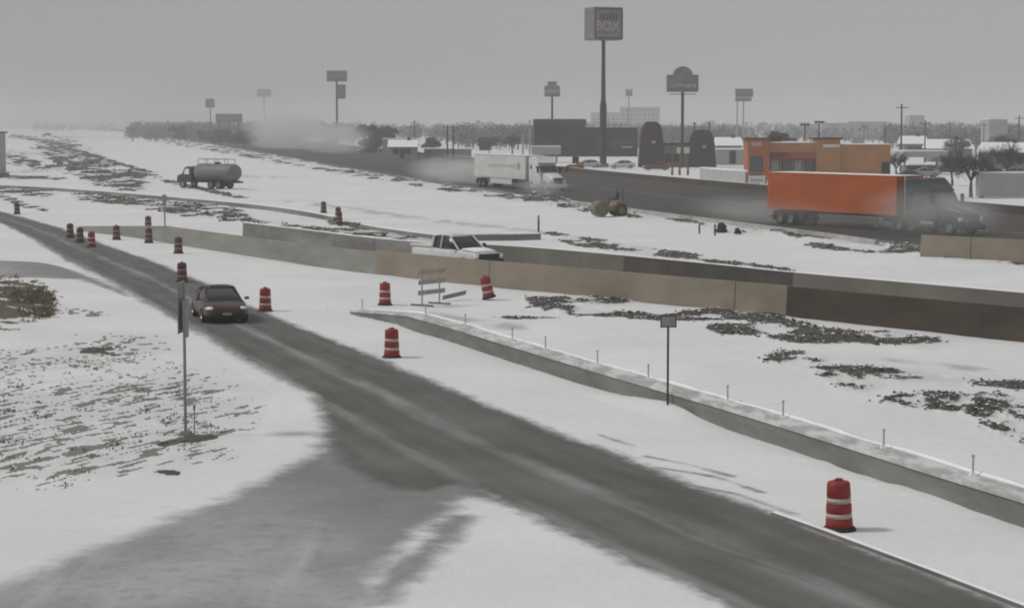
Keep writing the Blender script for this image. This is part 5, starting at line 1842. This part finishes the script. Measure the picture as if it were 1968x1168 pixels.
# ================================================================== GRASS AND CLODS
def tufts(name, label, zones, n, hmin, hmax, mat, seed, wd=.018):
    r_ = random.Random(seed)
    V, Fc = [], []
    for i in range(n):
        cx_, cy_, rx, ry = r_.choice(zones)
        a_, k = r_.uniform(0, 6.283), math.sqrt(r_.random())
        px, py = cx_ + rx * k * math.cos(a_), cy_ + ry * k * math.sin(a_)
        q = G(px, py)
        if float(fbm(np.array([q.x * .9]), np.array([q.y * .35]), 2)[0]) < .45: continue
        for b in range(r_.randint(5, 11)):
            h = r_.uniform(hmin, hmax)
            base = q + Vector((r_.gauss(0, .10), r_.gauss(0, .12), -.03))
            lean = Vector((r_.gauss(.35, .9), r_.gauss(.3, .9), .8)).normalized()
            tip = base + lean * h
            mid = base.lerp(tip, .55) + Vector((r_.gauss(0, .03), 0, .02))
            s_ = Vector((r_.choice((-1, 1)) * wd * r_.uniform(.6, 1.4), r_.uniform(-.5, .5) * wd, 0))
            o = len(V)
            V += [tuple(base - s_), tuple(base + s_), tuple(mid + s_ * .7), tuple(mid - s_ * .7), tuple(tip)]
            Fc += [(o, o + 1, o + 2, o + 3), (o + 3, o + 2, o + 4)]
    me = bpy.data.meshes.new(name)
    me.from_pydata(V, [], Fc)
    me.materials.append(mat)
    o = bpy.data.objects.new(name, me)
    COL.objects.link(o)
    return tag(o, label, 'grass', None, 'stuff')
tufts('winter_weeds', 'dark weeds poking through the snow on the left verge', [(160, 780, 260, 120), (60, 860, 170, 80), (330, 760, 90, 60), (200, 690, 80, 25), (330, 830, 100, 60), (-60, 760, 120, 120)], 300, .04, .13,
      pm("dead_weed_grey", (0.12, 0.117, 0.10), .9, .3, 5), 31)
tufts('dead_grass', 'brown dead grass on the snowy mound at the left edge', [(20, 580, 80, 50), (-60, 590, 80, 60), (60, 585, 50, 30)], 900, .10, .34, pm("dead_grass_brown", (0.13, 0.105, 0.062), .9, .35, 5), 32, .022)

# ================================================================== SPRAY
def spray(label, loc, rz, dims, dens):
    mb = MB()
    mb.lathe([(math.sin(math.pi * k / 12), -math.cos(math.pi * k / 12)) for k in range(13)], 20)
    o = mb.build('road_spray', pm("haze_air", (1, 1, 1)), smooth=True)
    m = bpy.data.materials.new("road_spray_mist")
    m.use_nodes = True
    n, l = m.node_tree.nodes, m.node_tree.links
    n.clear()
    out = n.new("ShaderNodeOutputMaterial")
    v = n.new("ShaderNodeVolumePrincipled")
    v.inputs['Color'].default_value = (0.9, 0.9, 0.9, 1)
    tcx = n.new("ShaderNodeTexCoord")
    ln = n.new("ShaderNodeVectorMath")
    ln.operation = 'LENGTH'
    l.new(tcx.outputs['Object'], ln.inputs[0])
    fall = mrange(n, l, ln.outputs['Value'], .25, 1.0, 1.0, 0.0)
    d = mth(n, l, 'MULTIPLY', fall, mrange(n, l, nz(n, l, 2.2, 3, .6, tcx.outputs['Object']), .3, .7, .4, 1.3))
    l.new(mth(n, l, 'MULTIPLY', d, dens), v.inputs['Density'])
    l.new(v.outputs[0], out.inputs['Volume'])
    o.data.materials.clear()
    o.data.materials.append(m)
    o.location = loc
    o.scale = dims
    o.rotation_euler = (0, 0, rz)
    return tag(o, label, 'spray', 'clouds of road spray', 'stuff')
hh_ = hd(.25, -.97)
spray('big pale cloud of road spray above the highway, left of the double sign pole', P(545, 660, 5.5), hh_, (75, 12, 9), .06)
spray('pale cloud of road spray just below the double sign', P(640, 560, 4.0), hh_, (50, 9, 6), .05)
spray('thin road spray trailing behind the white box trailer', P(893, 275, 1.5), hd(.4, -.916), (24, 3.4, 2.6), .22)
spray('thin road spray drifting past the wheels of the white truck cab', P(1040, 232, .9), hd(.4, -.916), (7, 2.4, 1.2), .16)
spray('thin road spray around the wheels of the green truck cab', P(1790, 147, 1.6), hd(.526, -.85), (8, 3.0, 2.3), .24)
spray('thin road spray under the tail of the orange trailer', P(1490, 163, 1.0), hd(.526, -.85), (14, 2.4, 1.5), .16)

def clods():
    X, Y, Z, soil, PX = [a.ravel() for a in CLOD_DATA[0][:5]]
    PY = CLOD_DATA[0][5].ravel()
    ok = np.where((soil > .55) & (Y < 420) & ~((PX < 450) & (PY > 560)) & (PX > -120) & (PX < 2090))[0]
    r_ = random.Random(77)
    V, Fc, mi = [], [], []
    octa = [(1, 0, 0), (0, 1, 0), (-1, 0, 0), (0, -1, 0), (0, 0, 1), (0, 0, -1), (.7, .7, .5), (-.7, .7, .5), (-.7, -.7, .5), (.7, -.7, .5)]
    fcs = [(0, 6, 9), (0, 1, 6), (1, 7, 6), (1, 2, 7), (2, 8, 7), (2, 3, 8), (3, 9, 8), (3, 0, 9), (4, 9, 6), (4, 6, 7), (4, 7, 8), (4, 8, 9), (5, 1, 0), (5, 2, 1), (5, 3, 2), (5, 0, 3)]
    for i in range(4500):
        k = int(ok[r_.randrange(len(ok))])
        sz = r_.uniform(.018, .052) * (Y[k] / 75.0) ** .75 * (1.8 if r_.random() < .06 else 1)
        a = r_.uniform(0, 6.28)
        ca, sa = math.cos(a), math.sin(a)
        o = len(V)
        cx_, cy_ = X[k] + r_.gauss(0, .15), Y[k] + r_.gauss(0, .3)
        for x, y, z in octa:
            j = r_.uniform(.65, 1.25) * sz
            V.append((cx_ + (x * ca - y * sa) * j * 1.3, cy_ + (x * sa + y * ca) * j * 1.3, Z[k] + z * j * .75 + sz * .15))
        snowy = r_.random() < .42
        for q, f in enumerate(fcs):
            Fc.append(tuple(v + o for v in f))
            mi.append(1 if snowy and 8 <= q < 12 else 0)
    me = bpy.data.meshes.new("dirt_clods")
    me.from_pydata(V, [], Fc)
    me.materials.append(pm("dark_wet_soil", (0.068, 0.060, 0.050), .9, .45, 1.5))
    me.materials.append(SNOW)
    me.polygons.foreach_set('material_index', mi)
    o = bpy.data.objects.new("dirt_clods", me)
    COL.objects.link(o)
    tag(o, 'dark clods of soil strewn over the bare patches in the snow', 'soil', None, 'stuff')
clods()

# ================================================================== HAZE
hb = MB().box((0, 1660, 16.5), (5600, 3480, 37)).build('haze', pm("haze_air", (1, 1, 1)))
hm = bpy.data.materials.new("even_winter_haze")
hm.use_nodes = True
hm.node_tree.nodes.clear()
ho = hm.node_tree.nodes.new("ShaderNodeOutputMaterial")
pv = hm.node_tree.nodes.new("ShaderNodeVolumePrincipled")
pv.inputs['Color'].default_value = (0.78, 0.78, 0.79, 1)
pv.inputs['Density'].default_value = 0.00056
pv.inputs['Anisotropy'].default_value = 0.0
hm.node_tree.links.new(pv.outputs[0], ho.inputs['Volume'])
hb.data.materials.clear()
hb.data.materials.append(hm)
tag(hb, 'pale winter haze filling the air over the whole site', 'haze', None, 'stuff')
